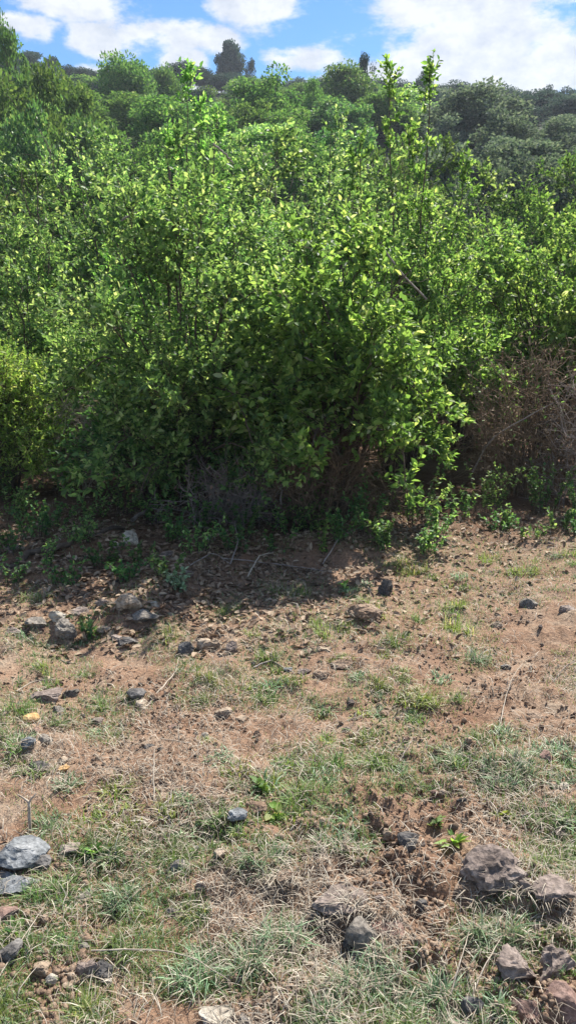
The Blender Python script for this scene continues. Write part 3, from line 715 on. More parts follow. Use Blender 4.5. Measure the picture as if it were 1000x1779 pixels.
B = rock
B(32, 1512, 124, 0.5, 'rock_bluegrey', 'large pale grey boulder behind the lower slab, under the forked twig', tilt=0.12, sink=0.1, rz=0.2, angular=0.38)
B(72, 1510, 48, 0.7, 'rock_dark', 'small rough dark grey rock against the side of the large grey boulder', sink=0.15)
B(22, 1556, 110, 0.26, 'rock_bluegrey', 'flat grey-green slab in front of the large grey boulder', dr=0.7, sink=0.2)
B(5, 1600, 60, 0.4, 'rock_red', 'reddish stone beside the flat grey-green slab')
B(862, 1540, 150, 0.62, 'rock_brown', 'biggest rough brown rock, half buried above the blue-green tuft', sink=0.22, rough=0.16, rz=0.15, cuts=7, angular=0.75)
B(917, 1556, 52, 0.75, 'rock_brown', 'thin brown slab leaning on the biggest rough brown rock', dr=0.5, tilt=0.35, sink=0.2)
B(962, 1565, 95, 0.32, 'rock_brown', 'low grey-brown lump beside the leaning thin slab', sink=0.35, rough=0.16)
B(898, 1700, 98, 0.85, 'rock_brown', 'rough brown rock in the shade of the large tuft growing against it', sink=0.25, rough=0.15)
B(962, 1690, 92, 0.75, 'rock_brown', 'pitted grey-brown rock next to the one under the large tuft', sink=0.3, rough=0.18)
B(985, 1772, 100, 0.75, 'rock_red', 'angular red-brown block with a flat top at the frame corner', sink=0.15, angular=0.55, cuts=14, rough=0.05)
B(918, 1785, 80, 0.8, 'rock_red', 'purplish brown rock beside the angular red-brown block', sink=0.2)
B(822, 1765, 52, 0.85, 'rock_dark', 'small dark pointed rock sticking out of the pale grass', sink=0.2, angular=0.5)
B(628, 1648, 78, 0.75, 'rock_grey', 'pale grey stone with one black face at the top of the widest tuft', sink=0.12, angular=0.5, cuts=13, rough=0.05, rz=0.5)
B(607, 1652, 36, 1.0, 'rock_dark', 'black stone joined to the pale grey one above the widest tuft', sink=0.15)
B(378, 1782, 82, 0.3, 'rock_pale', 'flat cream stone at the lower edge of the ground', sink=0.2)
B(425, 1782, 40, 0.6, 'rock_dark', 'dark crumbly stone beside the flat cream stone', sink=0.25)
B(90, 1712, 30, 0.8, 'rock_pale', 'rounded cream pebble beside a pinkish stone', sink=0.15, angular=0.85)
B(70, 1696, 46, 0.75, 'rock_tan', 'pinkish tan stone just above the rounded cream pebble', sink=0.2)
B(118, 1722, 26, 0.7, 'rock_tan', 'tan pebble next to the rounded cream one')
B(150, 1696, 60, 0.7, 'rock_brown', 'rough grey-brown rock at the thick end of the long straw stalk', rough=0.16)
B(178, 1703, 48, 0.7, 'rock_dark', 'dark rock partly under the long straw stalk', rough=0.15)
B(145, 1655, 30, 0.8, 'rock_grey', 'small grey stone above the rough rock by the straw stalk')
B(8, 1675, 70, 0.6, 'rock_dark', 'dark brown rock at the frame edge above the lime grass', rough=0.15)
B(186, 1712, 26, 0.5, 'rock_pale', 'pale chip lying beside the dark rock by the straw stalk', sink=0.2, sub=3)
B(52, 1254, 42, 0.5, 'rock_orange', 'smooth orange-yellow stone above a pink one', sink=0.1, angular=0.9, cuts=5, rough=0.05)
B(58, 1273, 28, 0.6, 'rock_red', 'small pink stone just under the smooth orange-yellow stone')
B(48, 1300, 38, 0.75, 'rock_bluegrey', 'bluish grey rock below the small pink stone')
B(78, 1292, 38, 0.7, 'rock_grey', 'squarish grey rock beside the bluish grey rock')
B(66, 1340, 52, 0.5, 'rock_dark', 'greenish dark rock next to the split orange stone', rough=0.06, angular=0.5)
B(108, 1326, 28, 0.6, 'rock_tan', 'pinkish half of the split stone', sink=0.15, sub=3)
B(110, 1342, 27, 0.5, 'rock_orange', 'bright orange half of the split stone', sink=0.15, sub=3)
B(80, 1218, 88, 0.42, 'rock_brown', 'overhanging brown rock with a dark hollow beneath', sink=0.12, tilt=-0.15)
B(120, 1212, 46, 0.75, 'rock_grey', 'grey rock at the end of the overhanging brown rock')
B(80, 1184, 34, 0.5, 'rock_tan', 'tan stone just above the overhanging brown rock')
B(100, 1236, 34, 0.5, 'rock_grey', 'low grey stone below the overhanging brown rock')
B(237, 1214, 54, 0.42, 'rock_dark', 'flat dark slab propped up with black shade beneath', sink=0.02, angular=0.5, cuts=14, rough=0.04, tilt=-0.12)
B(245, 1232, 46, 0.4, 'rock_tan', 'tan stone under the propped dark slab')
B(222, 1062, 66, 0.75, 'rock_tan', 'tallest pale tan rock of the heap at the edge of the shade', sink=0.15)
B(252, 1085, 66, 0.55, 'rock_grey', 'pale grey rock below the tallest tan rock of the heap')
B(178, 1052, 40, 0.6, 'rock_brown', 'brown rock beside the tallest tan rock of the heap')
B(268, 1052, 30, 0.6, 'rock_pale', 'small pale stone behind the grey rock of the heap')
B(205, 1112, 40, 0.55, 'rock_brown', 'brown stone at the foot of the heap in the shade')
B(180, 1098, 42, 0.4, 'rock_tan', 'flat tan stone between the heap and the blotched rock')
B(113, 1112, 62, 0.8, 'rock_grey', 'blotched black and pale rock between two grey rocks', rough=0.16, sink=0.15)
B(100, 1078, 40, 0.7, 'rock_pale', 'pale pitted stone on top of the blotched rock', sink=0.0)
B(138, 1070, 48, 0.6, 'rock_brown', 'brown lump behind the blotched rock')
B(62, 1092, 52, 0.6, 'rock_grey', 'grey rock with a pale tuft before it, next to the blotched rock')
B(25, 1100, 42, 0.45, 'rock_brown', 'low brown stone at the sunny end of the grey rocks')
B(222, 1122, 50, 0.5, 'rock_dark', 'dark stone on the red soil under the heap', rough=0.15)
B(322, 1140, 42, 0.85, 'rock_dark', 'black and white stone leading the row of tan blocks', sink=0.12)
B(357, 1132, 46, 0.9, 'rock_tan', 'first tan block in the row after the black and white stone', sink=0.15, angular=0.5)
B(376, 1128, 34, 1.0, 'rock_tan', 'middle tan block of the row', sink=0.15, angular=0.5)
B(403, 1136, 32, 1.1, 'rock_brown', 'last brown block of the row of tan blocks', sink=0.15, angular=0.5)
B(226, 946, 52, 0.7, 'rock_pale', 'whitish stone on the shaded bank beside the fallen log', sink=0.15)
B(200, 952, 26, 0.6, 'rock_pale', 'small pale stone against the whitish one on the shaded bank')
B(671, 1034, 44, 1.4, 'rock_dark', 'dark shaggy upright rock at the edge of the shadow', sink=0.2, rough=0.2)
B(632, 1075, 95, 0.5, 'clod', 'rounded grass-topped clod of soil in the sun', sink=0.35, rough=0.14)
B(920, 1056, 50, 0.65, 'rock_grey', 'grey stone with one dark side on the open red soil', sink=0.15, angular=0.5, rough=0.06)
B(861, 1090, 34, 0.7, 'rock_tan', 'tan stone below the dry grass wisps', sink=0.2)
B(985, 1062, 42, 0.5, 'rock_brown', 'low grey-brown stone level with the dark-sided grey stone')
B(948, 1322, 46, 0.9, 'rock_red', 'pointed reddish stone on bare soil beside blue grass', sink=0.2, angular=0.48)
B(768, 1385, 16, 0.9, 'rock_tan', 'small bright tan pebble on dark crumbly soil', sub=3, sink=0.1, angular=0.85)
B(755, 1382, 18, 0.8, 'rock_red', 'small red-brown pebble touching the bright tan one', sub=3)
B(675, 1466, 30, 0.8, 'rock_tan', 'peach coloured stone above the dark split stone', sink=0.15)
B(712, 1484, 58, 0.5, 'rock_dark', 'dark split stone lying on grey-brown soil', sink=0.2, tilt=0.2)
B(590, 1590, 125, 0.2, 'rock_brown', 'broad flat brown rock nearly level with the soil', sink=0.35, dr=0.7)
B(672, 1618, 90, 0.25, 'rock_red', 'flat reddish rock beside the pale and black stone', sink=0.4)
B(732, 1582, 30, 0.9, 'rock_dark', 'small dark upright stone on open soil by the brown rock')
B(660, 1567, 28, 0.7, 'rock_brown', 'small brown stone beyond the broad flat rock')
B(656, 1545, 24, 0.8, 'rock_brown', 'dark little stone between the peach stone and the flat rock')
B(146, 1566, 42, 0.35, 'rock_grey', 'thin bluish chip below the matted grass', sink=0.15, sub=3)
B(120, 1488, 46, 0.35, 'rock_brown', 'thin brown slab in the grass beside the grey boulder', sink=0.1)
B(310, 1512, 40, 0.6, 'rock_dark', 'dark stone in the green grass below the shaded slab')
B(338, 1478, 20, 0.8, 'rock_dark', 'little black stone standing in bright green grass')
B(380, 1500, 30, 0.8, 'rock_tan', 'tan block standing beside the bare crumbly soil', sink=0.2)
B(350, 1550, 30, 0.6, 'rock_brown', 'grey-brown stone beside the small lime tuft')
B(351, 1578, 16, 0.8, 'rock_pale', 'white pebble beside the small lime tuft', sub=3)
B(388, 1246, 44, 0.7, 'rock_tan', 'rounded tan stone with dark shade under it', sink=0.15)
B(418, 1253, 30, 0.45, 'rock_tan', 'flat peach stone next to the rounded tan stone')
B(356, 1282, 24, 0.8, 'rock_pale', 'pale pink pebble below the rounded tan stone', sub=3)
B(340, 1276, 14, 0.8, 'rock_tan', 'small peach pebble touching the pale pink one', sub=3)
B(446, 1280, 22, 1.1, 'clod', 'dark upright clod below the flat peach stone')
B(412, 1436, 46, 0.55, 'rock_bluegrey', 'bluish grey stone in the dark crumbly hollow', sink=0.2)
B(448, 1412, 44, 0.5, 'clod', 'dark soil clod above the bluish grey stone')
B(592, 1162, 58, 0.5, 'clod', 'large brown clod in the cracked patch below the shadow')
B(556, 1178, 44, 0.6, 'clod', 'brown clod in front of the large one in the cracked patch')
B(528, 1172, 36, 0.5, 'rock_brown', 'grey-brown stone at the end of the cracked clods')
B(500, 1168, 26, 0.6, 'rock_bluegrey', 'bluish stone at the tip of the shadow')
B(978, 1372, 26, 0.4, 'rock_pale', 'pale flat chip on bare soil near the frame edge', sub=3)
B(945, 1408, 26, 0.4, 'rock_red', 'flat pink stone under the pale flat chip')
B(878, 1162, 26, 0.6, 'rock_dark', 'small dark stone beside the slanting stalk')
B(930, 1245, 52, 0.4, 'clod', 'dark clod on the red slope beyond the dry stalk')
B(668, 1245, 30, 0.6, 'clod', 'dark clod alone on the red soil')
B(742, 1272, 18, 0.5, 'clod', 'small clod beside the bluish tuft')
B(300, 1590, 26, 0.7, 'rock_grey', 'small grey stone between two grass tufts')
B(495, 1540, 40, 0.5, 'clod', 'low brown clod in the bare middle of the ground')
B(560, 1130, 30, 0.5, 'rock_tan', 'sandy stone on the sunny rim of the shadow')
B(170, 1255, 30, 0.4, 'rock_brown', 'brown stone among the short grass below the propped slab')
B(255, 1300, 36, 0.35, 'rock_dark', 'low dark stone in the straw below the propped slab')
B(300, 1265, 22, 0.6, 'rock_red', 'reddish stone beside the thin dry stem')
B(495, 1478, 28, 0.6, 'rock_brown', 'brown stone below the bright green patch')
B(800, 1560, 34, 0.5, 'clod', 'clod before the biggest rough brown rock')
B(975, 1452, 30, 0.5, 'rock_brown', 'brown stone in the pale grass at the frame edge')
B(20, 960, 40, 0.5, 'rock_brown', 'brown stone under the fallen log in deep shade')
B(330, 1000, 34, 0.5, 'rock_brown', 'shaded brown stone behind the pale silvery herb')
B(290, 965, 30, 0.6, 'rock_brown', 'reddish stone in the shade above the pale silvery herb')
B(365, 940, 26, 0.6, 'rock_pale', 'pale greenish stone below the low grey brush')

# small loose stones nobody could tell apart: four shapes, copied
kinds = []
for k, m in enumerate(['rock_brown', 'clod', 'rock_tan', 'rock_dark', 'clod', 'rock_red']):
    v, f = rock_verts(900 + k * 13, 3, 14, 0.10, 0.42); g = Geo(); g.add(v, None, f); kinds.append(g.mesh('stone', M[m], False))
GP, LP_ = 'small loose stones and clods on the bare soil', 'small loose brown stone or clod lying on the bare soil'
rr = np.random.default_rng(77); cnt = 0
while cnt < 230:
    px, py = rr.uniform(-10, 1010), 985 + 790 * rr.random() ** 0.8
    if py < 1110 and 300 < px < 560 and rr.random() < .6: continue
    if py > 1340 and rr.random() < .55: continue
    x, y, z, t = at(px, py); w = rr.uniform(5, 14) * (0.8 + 0.25 * (py - 985) / 790) / F * t * 0.5 * (1.5 if rr.random() < .12 else 1)
    o = link('stone', kinds[rr.integers(len(kinds))]); o.location = (x, y, gz(x, y) + w * 0.12)
    o.scale = (w, w * rr.uniform(.6, 1), w * rr.uniform(.5, .9)); o.rotation_euler = (rr.uniform(-.4, .4), rr.uniform(-.4, .4), rr.uniform(0, 6.28))
    tag(o, LP_, 'stone', GP); cnt += 1

# crumbs of soil and gravel: past counting, one object
def crumbs():
    g = Geo(); v, f = ico(1)
    n = 42000
    px = rr.uniform(-420, 1420, n); py = 960 + 830 * rr.random(n) ** 0.75
    P = []
    for a, b in zip(px, py):
        u, w = (a - CX) / F, (CY - b) / F
        t = (CAM_Z) / (SP - w * CP); P.append((u * t, (CP + w * SP) * t))
    P = np.array(P)
    clump = fbm(P[:, 0] / .3, P[:, 1] / .3, 31) + rr.normal(0, .12, n)
    P = P[clump + .35 * vnoise(P[:, 0] / 1.1, P[:, 1] / 1.1, 37) > 0.04]; n = len(P)
    z = ground_z(P[:, 0], P[:, 1])
    s = np.minimum(np.exp(rr.normal(math.log(0.0046), .5, n)), .013)
    q = v[None] * (1 + rr.normal(0, .18, (n, len(v), 1))) * (s[:, None, None] * rr.uniform(.55, 1.1, (n, 1, 3)))
    q = q + np.stack([P[:, 0], P[:, 1], z + s * .3], 1)[:, None]
    ff = (f[None] + (np.arange(n) * len(v))[:, None, None]).reshape(-1, 3)
    g.add(q.reshape(-1, 3), None, ff)
    tag(g.build('gravel', M['clod']), 'crumbs of red-brown soil and grit strewn over the ground', None, None, 'stuff')
crumbs()

# ------------------------------------------------------------------ grass
def ray_ground(px, py):
    """ground points for arrays of pixels, close enough for scattering"""
    u = (px - CX) / F; w = (CY - py) / F
    t = CAM_Z / (SP - w * CP)
    for _ in range(4):
        z = ground_z(u * t, (CP + w * SP) * t); t = (CAM_Z - z) / (SP - w * CP)
    return u * t, (CP + w * SP) * t

# px, py, width, height in photo pixels, colour, label
TUFTS = [
    (650, 1745, 200, 95, 'grass_blue', 'widest pale blue-green tuft, in front of the pale and black stone', 1.0),
    (760, 1765, 150, 80, 'grass_blue', 'pale tuft around the small dark pointed rock', 0.8),
    (868, 1640, 135, 85, 'grass_blue', 'large blue-green tuft growing against the rough brown rock', 1.1),
    (340, 1700, 170, 80, 'grass_blue', 'wide blue-green tuft crossed by the long straw stalk', 1.0),
    (425, 1690, 90, 85, 'grass_blue', 'upright blue-green tuft at the thin end of the straw stalk', 0.8),
    (495, 1650, 85, 85, 'grass_blue', 'tuft with a brown heart above the bare hollow', 0.8),
    (240, 1655, 110, 60, 'grass_green', 'dark-bladed tuft above the wide blue-green one', 0.8),
    (15, 1770, 75, 85, 'grass_lime', 'bright lime grass clump in the corner', 0.9),
    (150, 1775, 80, 75, 'grass_lime', 'lime green tuft below the long straw stalk', 0.8),
    (335, 1600, 42, 55, 'grass_lime', 'small bright lime tuft beside the white pebble', 0.5),
    (235, 1575, 120, 65, 'grass_blue', 'grey-green tuft of crossing blades in the middle of the grass', 0.9),
    (110, 1570, 150, 55, 'grass_green', 'matted grass beside the flat grey-green slab', 0.9),
    (300, 1500, 110, 55, 'grass_green', 'fresh green grass patch beside the dark stones', 0.9),
    (170, 1500, 90, 60, 'grass_green', 'green grass patch beside the yellow-tipped weed', 0.8),
    (355, 1490, 60, 50, 'grass_green', 'green tuft standing against the tan block', 0.6),
    (460, 1500, 110, 60, 'grass_blue', 'bluish grass patch below the dark crumbly hollow', 0.8),
    (530, 1400, 130, 70, 'grass_green', 'green patch with a pale leaning stalk in it', 1.0),
    (560, 1335, 110, 50, 'grass_green', 'short grass just behind the stalked green patch', 0.8),
    (385, 1450, 70, 55, 'grass_green', 'grass beside the bluish grey stone in the hollow', 0.6),
    (620, 1480, 70, 50, 'grass_blue', 'grey-green wisps beside the peach coloured stone', 0.5),
    (580, 1470, 90, 45, 'grass_blue', 'thin pale grass between the green patch and the peach stone', 0.5),
    (668, 1335, 75, 45, 'grass_green', 'round tuft with a pale leaning straw at its side', 0.8),
    (780, 1330, 70, 50, 'grass_blue', 'bluish tuft with upright blades on the red soil', 0.7),
    (880, 1340, 130, 60, 'grass_blue', 'wide blue-green patch below the slanting dry stalk', 0.9),
    (850, 1300, 110, 40, 'grass_green', 'short green grass above the wide blue-green patch', 0.7),
    (870, 1375, 80, 40, 'grass_blue', 'sprawling blue grass above the bright leafy weed', 0.6),
    (945, 1430, 90, 40, 'grass_green', 'low green grass beside the bright leafy weed', 0.6),
    (960, 1500, 100, 60, 'grass_green', 'yellowish grass above the low grey-brown lump', 0.7),
    (990, 1330, 50, 45, 'grass_blue', 'blue grass beside the pointed reddish stone', 0.5),
    (755, 1225, 90, 36, 'grass_lime', 'flat lime green tuft alone on the red soil', 0.8),
    (640, 1200, 75, 34, 'grass_lime', 'pale lime tuft near the dark lone clod', 0.6),
    (470, 1225, 95, 34, 'grass_green', 'short green grass below the tip of the shadow', 0.7),
    (380, 1195, 100, 36, 'grass_lime', 'sunlit grass below the row of tan blocks', 0.8),
    (450, 1205, 60, 26, 'grass_lime', 'small grass patch beside the dark little clod', 0.5),
    (340, 1225, 50, 30, 'grass_green', 'thin grass below the sunlit patch by the blocks', 0.4),
    (465, 1155, 70, 44, 'grass_green', 'dark green grass inside the tip of the shadow', 0.7),
    (320, 1170, 60, 30, 'grass_green', 'grass below the black and white stone', 0.5),
    (290, 1120, 60, 44, 'grass_lime', 'yellow-green tuft between the heap and the row of blocks', 0.6),
    (155, 1105, 45, 40, 'grass_green', 'green tuft at the foot of the blotched rock', 0.6),
    (50, 1112, 40, 26, 'grass_blue', 'pale bluish tuft before the grey rock', 0.4),
    (80, 1165, 60, 30, 'grass_lime', 'lime grass above the tan stone and overhanging rock', 0.6),
    (140, 1175, 40, 26, 'grass_green', 'small grass tuft above the grey rock', 0.4),
    (190, 1235, 80, 36, 'grass_green', 'green tuft beside the propped dark slab', 0.7),
    (20, 1240, 80, 50, 'grass_green', 'green grass beside the smooth orange-yellow stone', 0.8),
    (180, 1280, 60, 36, 'grass_blue', 'bluish grass in the straw below the propped slab', 0.5),
    (110, 1260, 50, 30, 'grass_green', 'grass between the orange-yellow stone and the slab', 0.5),
    (20, 1290, 45, 34, 'grass_green', 'grass beside the bluish grey rock', 0.4),
    (825, 1150, 70, 44, 'grass_blue', 'dark blue-green tuft in the line of grass on the slope', 0.8),
    (800, 1105, 80, 50, 'grass_lime', 'lime grass in the line above the dark blue-green tuft', 0.7),
    (790, 1060, 80, 36, 'grass_lime', 'lime grass patch higher on the slope beside the tan stone', 0.7),
    (905, 1000, 85, 30, 'grass_lime', 'vivid green mat of grass near the top of the bare slope', 0.8),
    (985, 970, 60, 26, 'grass_lime', 'green mat of grass under the leafy low plant', 0.6),
    (720, 1005, 60, 34, 'grass_lime', 'yellow-green grass beside the dark upright rock', 0.6),
    (685, 1125, 70, 44, 'grass_green', 'green grass in front of the grass-topped clod', 0.7),
    (640, 1060, 100, 30, 'grass_lime', 'dry green thatch on top of the rounded clod', 0.7),
    (570, 1105, 110, 40, 'grass_lime', 'yellow-green grass along the sunny rim of the shadow', 0.7),
    (720, 1080, 50, 30, 'grass_green', 'small tuft between the clod and the line of grass', 0.4),
    (850, 975, 60, 26, 'grass_lime', 'short yellowish grass at the top of the bare slope', 0.5),
    (700, 985, 70, 34, 'grass_lime', 'sunny grass under the broad-leaved plants', 0.5),
    (510, 1040, 90, 40, 'grass_green', 'dark grass in the shadow near the upright leafy stem', 0.7),
    (395, 1070, 70, 36, 'grass_green', 'shaded grass over the dry leaves behind the blocks', 0.5),
    (60, 1045, 70, 30, 'grass_lime', 'dry yellow-green grass at the shadow edge above the grey rock', 0.5),
    (655, 1700, 110, 60, 'grass_blue', 'dry straw-mixed heart of the widest tuft', 0.6),
    (560, 1780, 100, 70, 'grass_blue', 'loose grey-green blades at the lower edge beside the widest tuft', 0.6),
    (700, 1790, 130, 70, 'grass_green', 'greener tuft at the lower edge among pale ones', 0.7),
    (60, 1660, 60, 50, 'grass_green', 'thin grass beside the dark rock at the frame edge', 0.5),
    (115, 1650, 70, 50, 'grass_green', 'green grass above the rough rock by the straw stalk', 0.5),
    (860, 1780, 90, 60, 'grass_blue', 'pale blades between the pointed rock and the purplish rock', 0.6),
    (985, 1680, 60, 50, 'grass_green', 'thin grass behind the angular red-brown block', 0.4),
    (30, 1640, 60, 45, 'grass_lime', 'lime grass around the yellowish weed', 0.5),
]
def tuft(px, py, wpx, hpx, m, label, dens):
    x, y, z, t = at(px, py - hpx * 0.12)
    w = wpx / F * t * 0.5; h = max(hpx / F * t * 1.0, 0.03)
    n = int(dens * (60 + 1050 * w)); rng = np.random.default_rng(int(px * 31 + py))
    nc = max(3, int(w / 0.02))
    ca = rng.uniform(0, 6.283, nc); cr = rng.random(nc) ** 0.6
    cx = np.cos(ca) * cr * w * 0.72; cy = np.sin(ca) * cr * w * 0.42
    k = rng.integers(0, nc, n)
    P = np.stack([cx[k] + rng.normal(0, .008 + w * .06, n), cy[k] + rng.normal(0, .008 + w * .05, n), np.zeros(n)], 1)
    P[:, 2] = ground_z(P[:, 0] + x, P[:, 1] + y) - z - 0.004
    A = np.arctan2(P[:, 1] - cy[k] * .4, P[:, 0] - cx[k] * .4) + rng.normal(0, 1.3, n)
    H = h * 0.70 * rng.uniform(0.35, 1.25, n); lean = np.clip(rng.beta(1.6, 1.6, n) * 1.35, 0.05, 1.25)
    wd = rng.uniform(0.0008, 0.0018, n) * (0.75 + 0.12 * t)
    g = Geo(); blades(g, P, A, H, lean, wd, rng=rng)
    gs = Geo(); ns = n // 5; kk = rng.integers(0, n, ns)
    blades(gs, P[kk] + rng.normal(0, .01, (ns, 3)) * [1, 1, 0], rng.uniform(0, 6.28, ns), h * rng.uniform(.4, 1.0, ns), rng.uniform(.5, 1.2, ns), wd[kk] * .9, rng=rng)
    o = thing('grass_tuft', (x, y, z), label, 'grass tuft')
    g.build('blades', M[m], o); gs.build('dry_blades', M['straw'], o)
for tf in TUFTS: tuft(*tf)

def loose_tufts():
    rng = np.random.default_rng(404); protos = []
    for k in range(6):
        n = 70; P = rng.normal(0, .018, (n, 3)) * [1, .8, 0]; P[:, 2] = -.004
        A = np.arctan2(P[:, 1], P[:, 0]) + rng.normal(0, 1.2, n)
        g = Geo(); blades(g, P, A, .042 * rng.uniform(.4, 1.3, n), np.clip(rng.beta(1.6, 1.5, n) * 1.3, .05, 1.2), rng.uniform(.0013, .0024, n), rng=rng)
        gs = Geo(); blades(gs, P[:18] + rng.normal(0, .012, (18, 3)) * [1, 1, 0], rng.uniform(0, 6.28, 18), .04 * rng.uniform(.4, 1.2, 18), rng.uniform(.6, 1.2, 18), rng.uniform(.0012, .002, 18), rng=rng)
        protos.append((g.mesh('blades', M[['grass_green', 'grass_blue', 'grass_lime'][k % 3]]), gs.mesh('dry_blades', M['straw'])))
    c = 0
    while c < 120:
        px, py = rng.uniform(-10, 1010), 960 + 560 * rng.random()
        if py < 1090 and px < 560: continue
        x, y, z, t = at(px, py); s = rng.uniform(.6, 1.5)
        if fbm(np.array([x / .5]), np.array([y / .5]), 61, 2)[0] < -.08: continue
        a, b = protos[rng.integers(6)]
        o = thing('grass_tuft', (x, y, z), 'small sparse tuft of short grass on the open soil', 'grass tuft', 'small sparse tufts on the open soil', rng.uniform(0, 6.28)); o.scale = (s, s, s * rng.uniform(.7, 1.1))
        link('blades', a, o); link('dry_blades', b, o); c += 1
loose_tufts()

def grass_cover():
    rng = np.random.default_rng(55)
    def scatter(n):
        px = rng.uniform(-420, 1420, n); py = 850 + 1120 * rng.random(n) ** 0.85
        ok = rng.random(n) < (1 - sstep(620, 920, np.abs(px - 500))) * (1 - sstep(1810, 1970, py)); px, py = px[ok], py[ok]
        return (px, py) + ray_ground(px, py)
    def green_mask(px, py, x, y):
        f = fbm(x / 0.45, y / 0.45, 61, 3)
        for (a, b, wp, hp, m, l, d) in TUFTS:
            f = np.maximum(f, 0.42 - 0.30 * (((px - a) / (wp * .8)) ** 2 + ((py - b + 12) / (hp * .8)) ** 2))
        f = f - 0.09 * sstep(1380, 1520, py) + 0.05 * np.exp(-((py - 1200) / 160) ** 2)
        # the right slope and the middle are barer, the lower left grassier
        f = f - 0.16 * np.exp(-(((px - 800) / 260) ** 2 + ((py - 1200) / 130) ** 2)) + 0.12 * np.exp(-(((px - 220) / 240) ** 2 + ((py - 1480) / 130) ** 2)) + 0.16 * np.exp(-((py - 905) / 30) ** 2) + 0.22 * np.exp(-(((px - 800) / 220) ** 2 + ((py - 955) / 45) ** 2)) - 0.10 * np.exp(-(((px - 620) / 150) ** 2 + ((py - 1560) / 80) ** 2))
        return f
    for name, m, n, thr, hs, lab in (('grass', 'grass_green', 250000, 0.13, 0.025, 'short green grass growing in patches over the soil'), ('pale_grass', 'grass_blue', 118000, 0.22, 0.030, 'thin blue-green grass scattered between the tufts')):
        px, py, x, y = scatter(n)
        f = green_mask(px, py, x, y) + (0.18 * fbm(x / .9, y / .9, 90 if m == 'grass_blue' else 95))
        ok = (f + rng.normal(0, .10, len(f)) > thr)
        x, y = x[ok], y[ok]; k = len(x)
        P = np.stack([x, y, ground_z(x, y) - .003], 1)
        dist = np.hypot(x, y)
        g = Geo(); blades(g, P, rng.uniform(0, 6.28, k), hs * rng.uniform(.4, 1.4, k), np.clip(rng.normal(.55, .3, k), .05, 1.2), rng.uniform(.0007, .0013, k) * (0.7 + .17 * dist), rng=rng)
        tag(g.build(name, M[m]), lab, None, None, 'stuff')
    # dry stems lying about
    px, py, x, y = scatter(86000)
    f = fbm(x / 0.35, y / 0.35, 71) + rng.normal(0, .2, len(x))
    ok = f > -0.05
    x, y = x[ok], y[ok]; k = len(x)
    P = np.stack([x, y, ground_z(x, y) + rng.uniform(-.002, .008, k)], 1)
    dist = np.hypot(x, y)
    g = Geo(); blades(g, P, rng.uniform(0, 6.28, k), rng.uniform(.02, .075, k), rng.uniform(.95, 1.3, k), rng.uniform(.0006, .0012, k) * (0.7 + .17 * dist), rng=rng)
    tag(g.build('dry_grass', M['straw']), 'dry straw and dead grass stems strewn over the soil', None, None, 'stuff')
    # fallen leaves in the shade
    n = 30000; px = rng.uniform(-350, 1300, n); py = rng.uniform(840, 1150, n)
    x, y = ray_ground(px, py); w = np.exp(-(((px - 330) / 330) ** 2 + ((py - 985) / 105) ** 2)) + .35 * np.exp(-((py - 930) / 40) ** 2)
    ok = (rng.random(n) < w) & (y < 8); x, y = x[ok], y[ok]; k = len(x)
    P = np.stack([x, y, ground_z(x, y) + rng.uniform(.002, .012, k)], 1)
    d = rdir(rng, k); d[:, 2] *= .3; nn = unit(rdir(rng, k) * .5 + np.array([0, 0, 1.]))
    g = Geo(); leaves(g, P, d, nn, rng.uniform(.025, .06, k), rng.uniform(.008, .017, k), .5, .1)
    tag(g.build('dead_leaves', M['dead_leaf']), 'brown fallen leaves lying under the edge of the thicket', None, None, 'stuff')
grass_cover()

# ------------------------------------------------------------------ low leafy plants
def weed(px, py, wpx, hpx, m, label, n=26, wide=0.30, style='leafy', cat='plant', tip=None):
    x, y, z, t = at(px, py); w = wpx / F * t * .5; h = hpx / F * t
    rng = np.random.default_rng(int(px * 13 + py)); g, gs = Geo(), Geo()
    if style == 'rosette':
        a = rng.uniform(0, 6.28, n); e = rng.uniform(.25, 1.3, n)
        D = np.stack([np.cos(a) * np.cos(e), np.sin(a) * np.cos(e), np.sin(e)], 1)
        P = rng.normal(0, w * .15, (n, 3)) * [1, 1, 0]
        leaves(g, P, D, unit(np.array([[0, 0, 1.]]) - D * .3), h * rng.uniform(.6, 1.1, n), h * wide * .5 * rng.uniform(.7, 1.2, n), .3, .25)
    else:
        ns = max(3, n // 6)
        for s in range(ns):
            a = rng.uniform(0, 6.28); r = w * rng.random() ** .5
            tp = np.array([math.cos(a) * r, math.sin(a) * r * .7, h * rng.uniform(.6, 1)]); b = np.array([tp[0] * .4, tp[1] * .4, -.01])
            pts = bez(b, np.array([tp[0] * .5, tp[1] * .5, tp[2] * .6]), tp, 6); tube(gs, pts, np.linspace(.0028, .0012, 6), 4)
            m_ = max(7, int(h / .009)); tt = rng.uniform(.15, 1, m_) * 5; j = np.minimum(tt.astype(int), 4)
            P = pts[j] + (pts[j + 1] - pts[j]) * (tt - j)[:, None]
            leaves(g, P, unit(rdir(rng, m_) + np.array([0, 0, .35])), unit(rdir(rng, m_) * .5 + np.array([0, 0, 1.])), rng.uniform(.015, .038, m_), rng.uniform(.015, .038, m_) * wide, .3, .2)
    o = thing('weed', (x, y, z), label, cat)
    g.build('foliage', M[m], o)
    if gs.n: gs.build('stem', M['bark'], o)
    if tip:
        gt = Geo()
        k = 4; a = rng.uniform(-w, w, (k, 2)) * .6
        for q in a:
            tube(gt, bez(np.array([q[0] * .5, q[1] * .5, 0]), np.array([q[0], q[1], h * .6]), np.array([q[0], q[1], h * 1.2]), 5), [.002, .003, .008, .009, .004], 5)
        gt.build('flower_spike', M[tip], o)
W_ = weed
W_(870, 1422, 32, 28, 'grass_lime', 'bright green leafy weed with a straw beside it on bare soil', 30, .4, 'rosette')
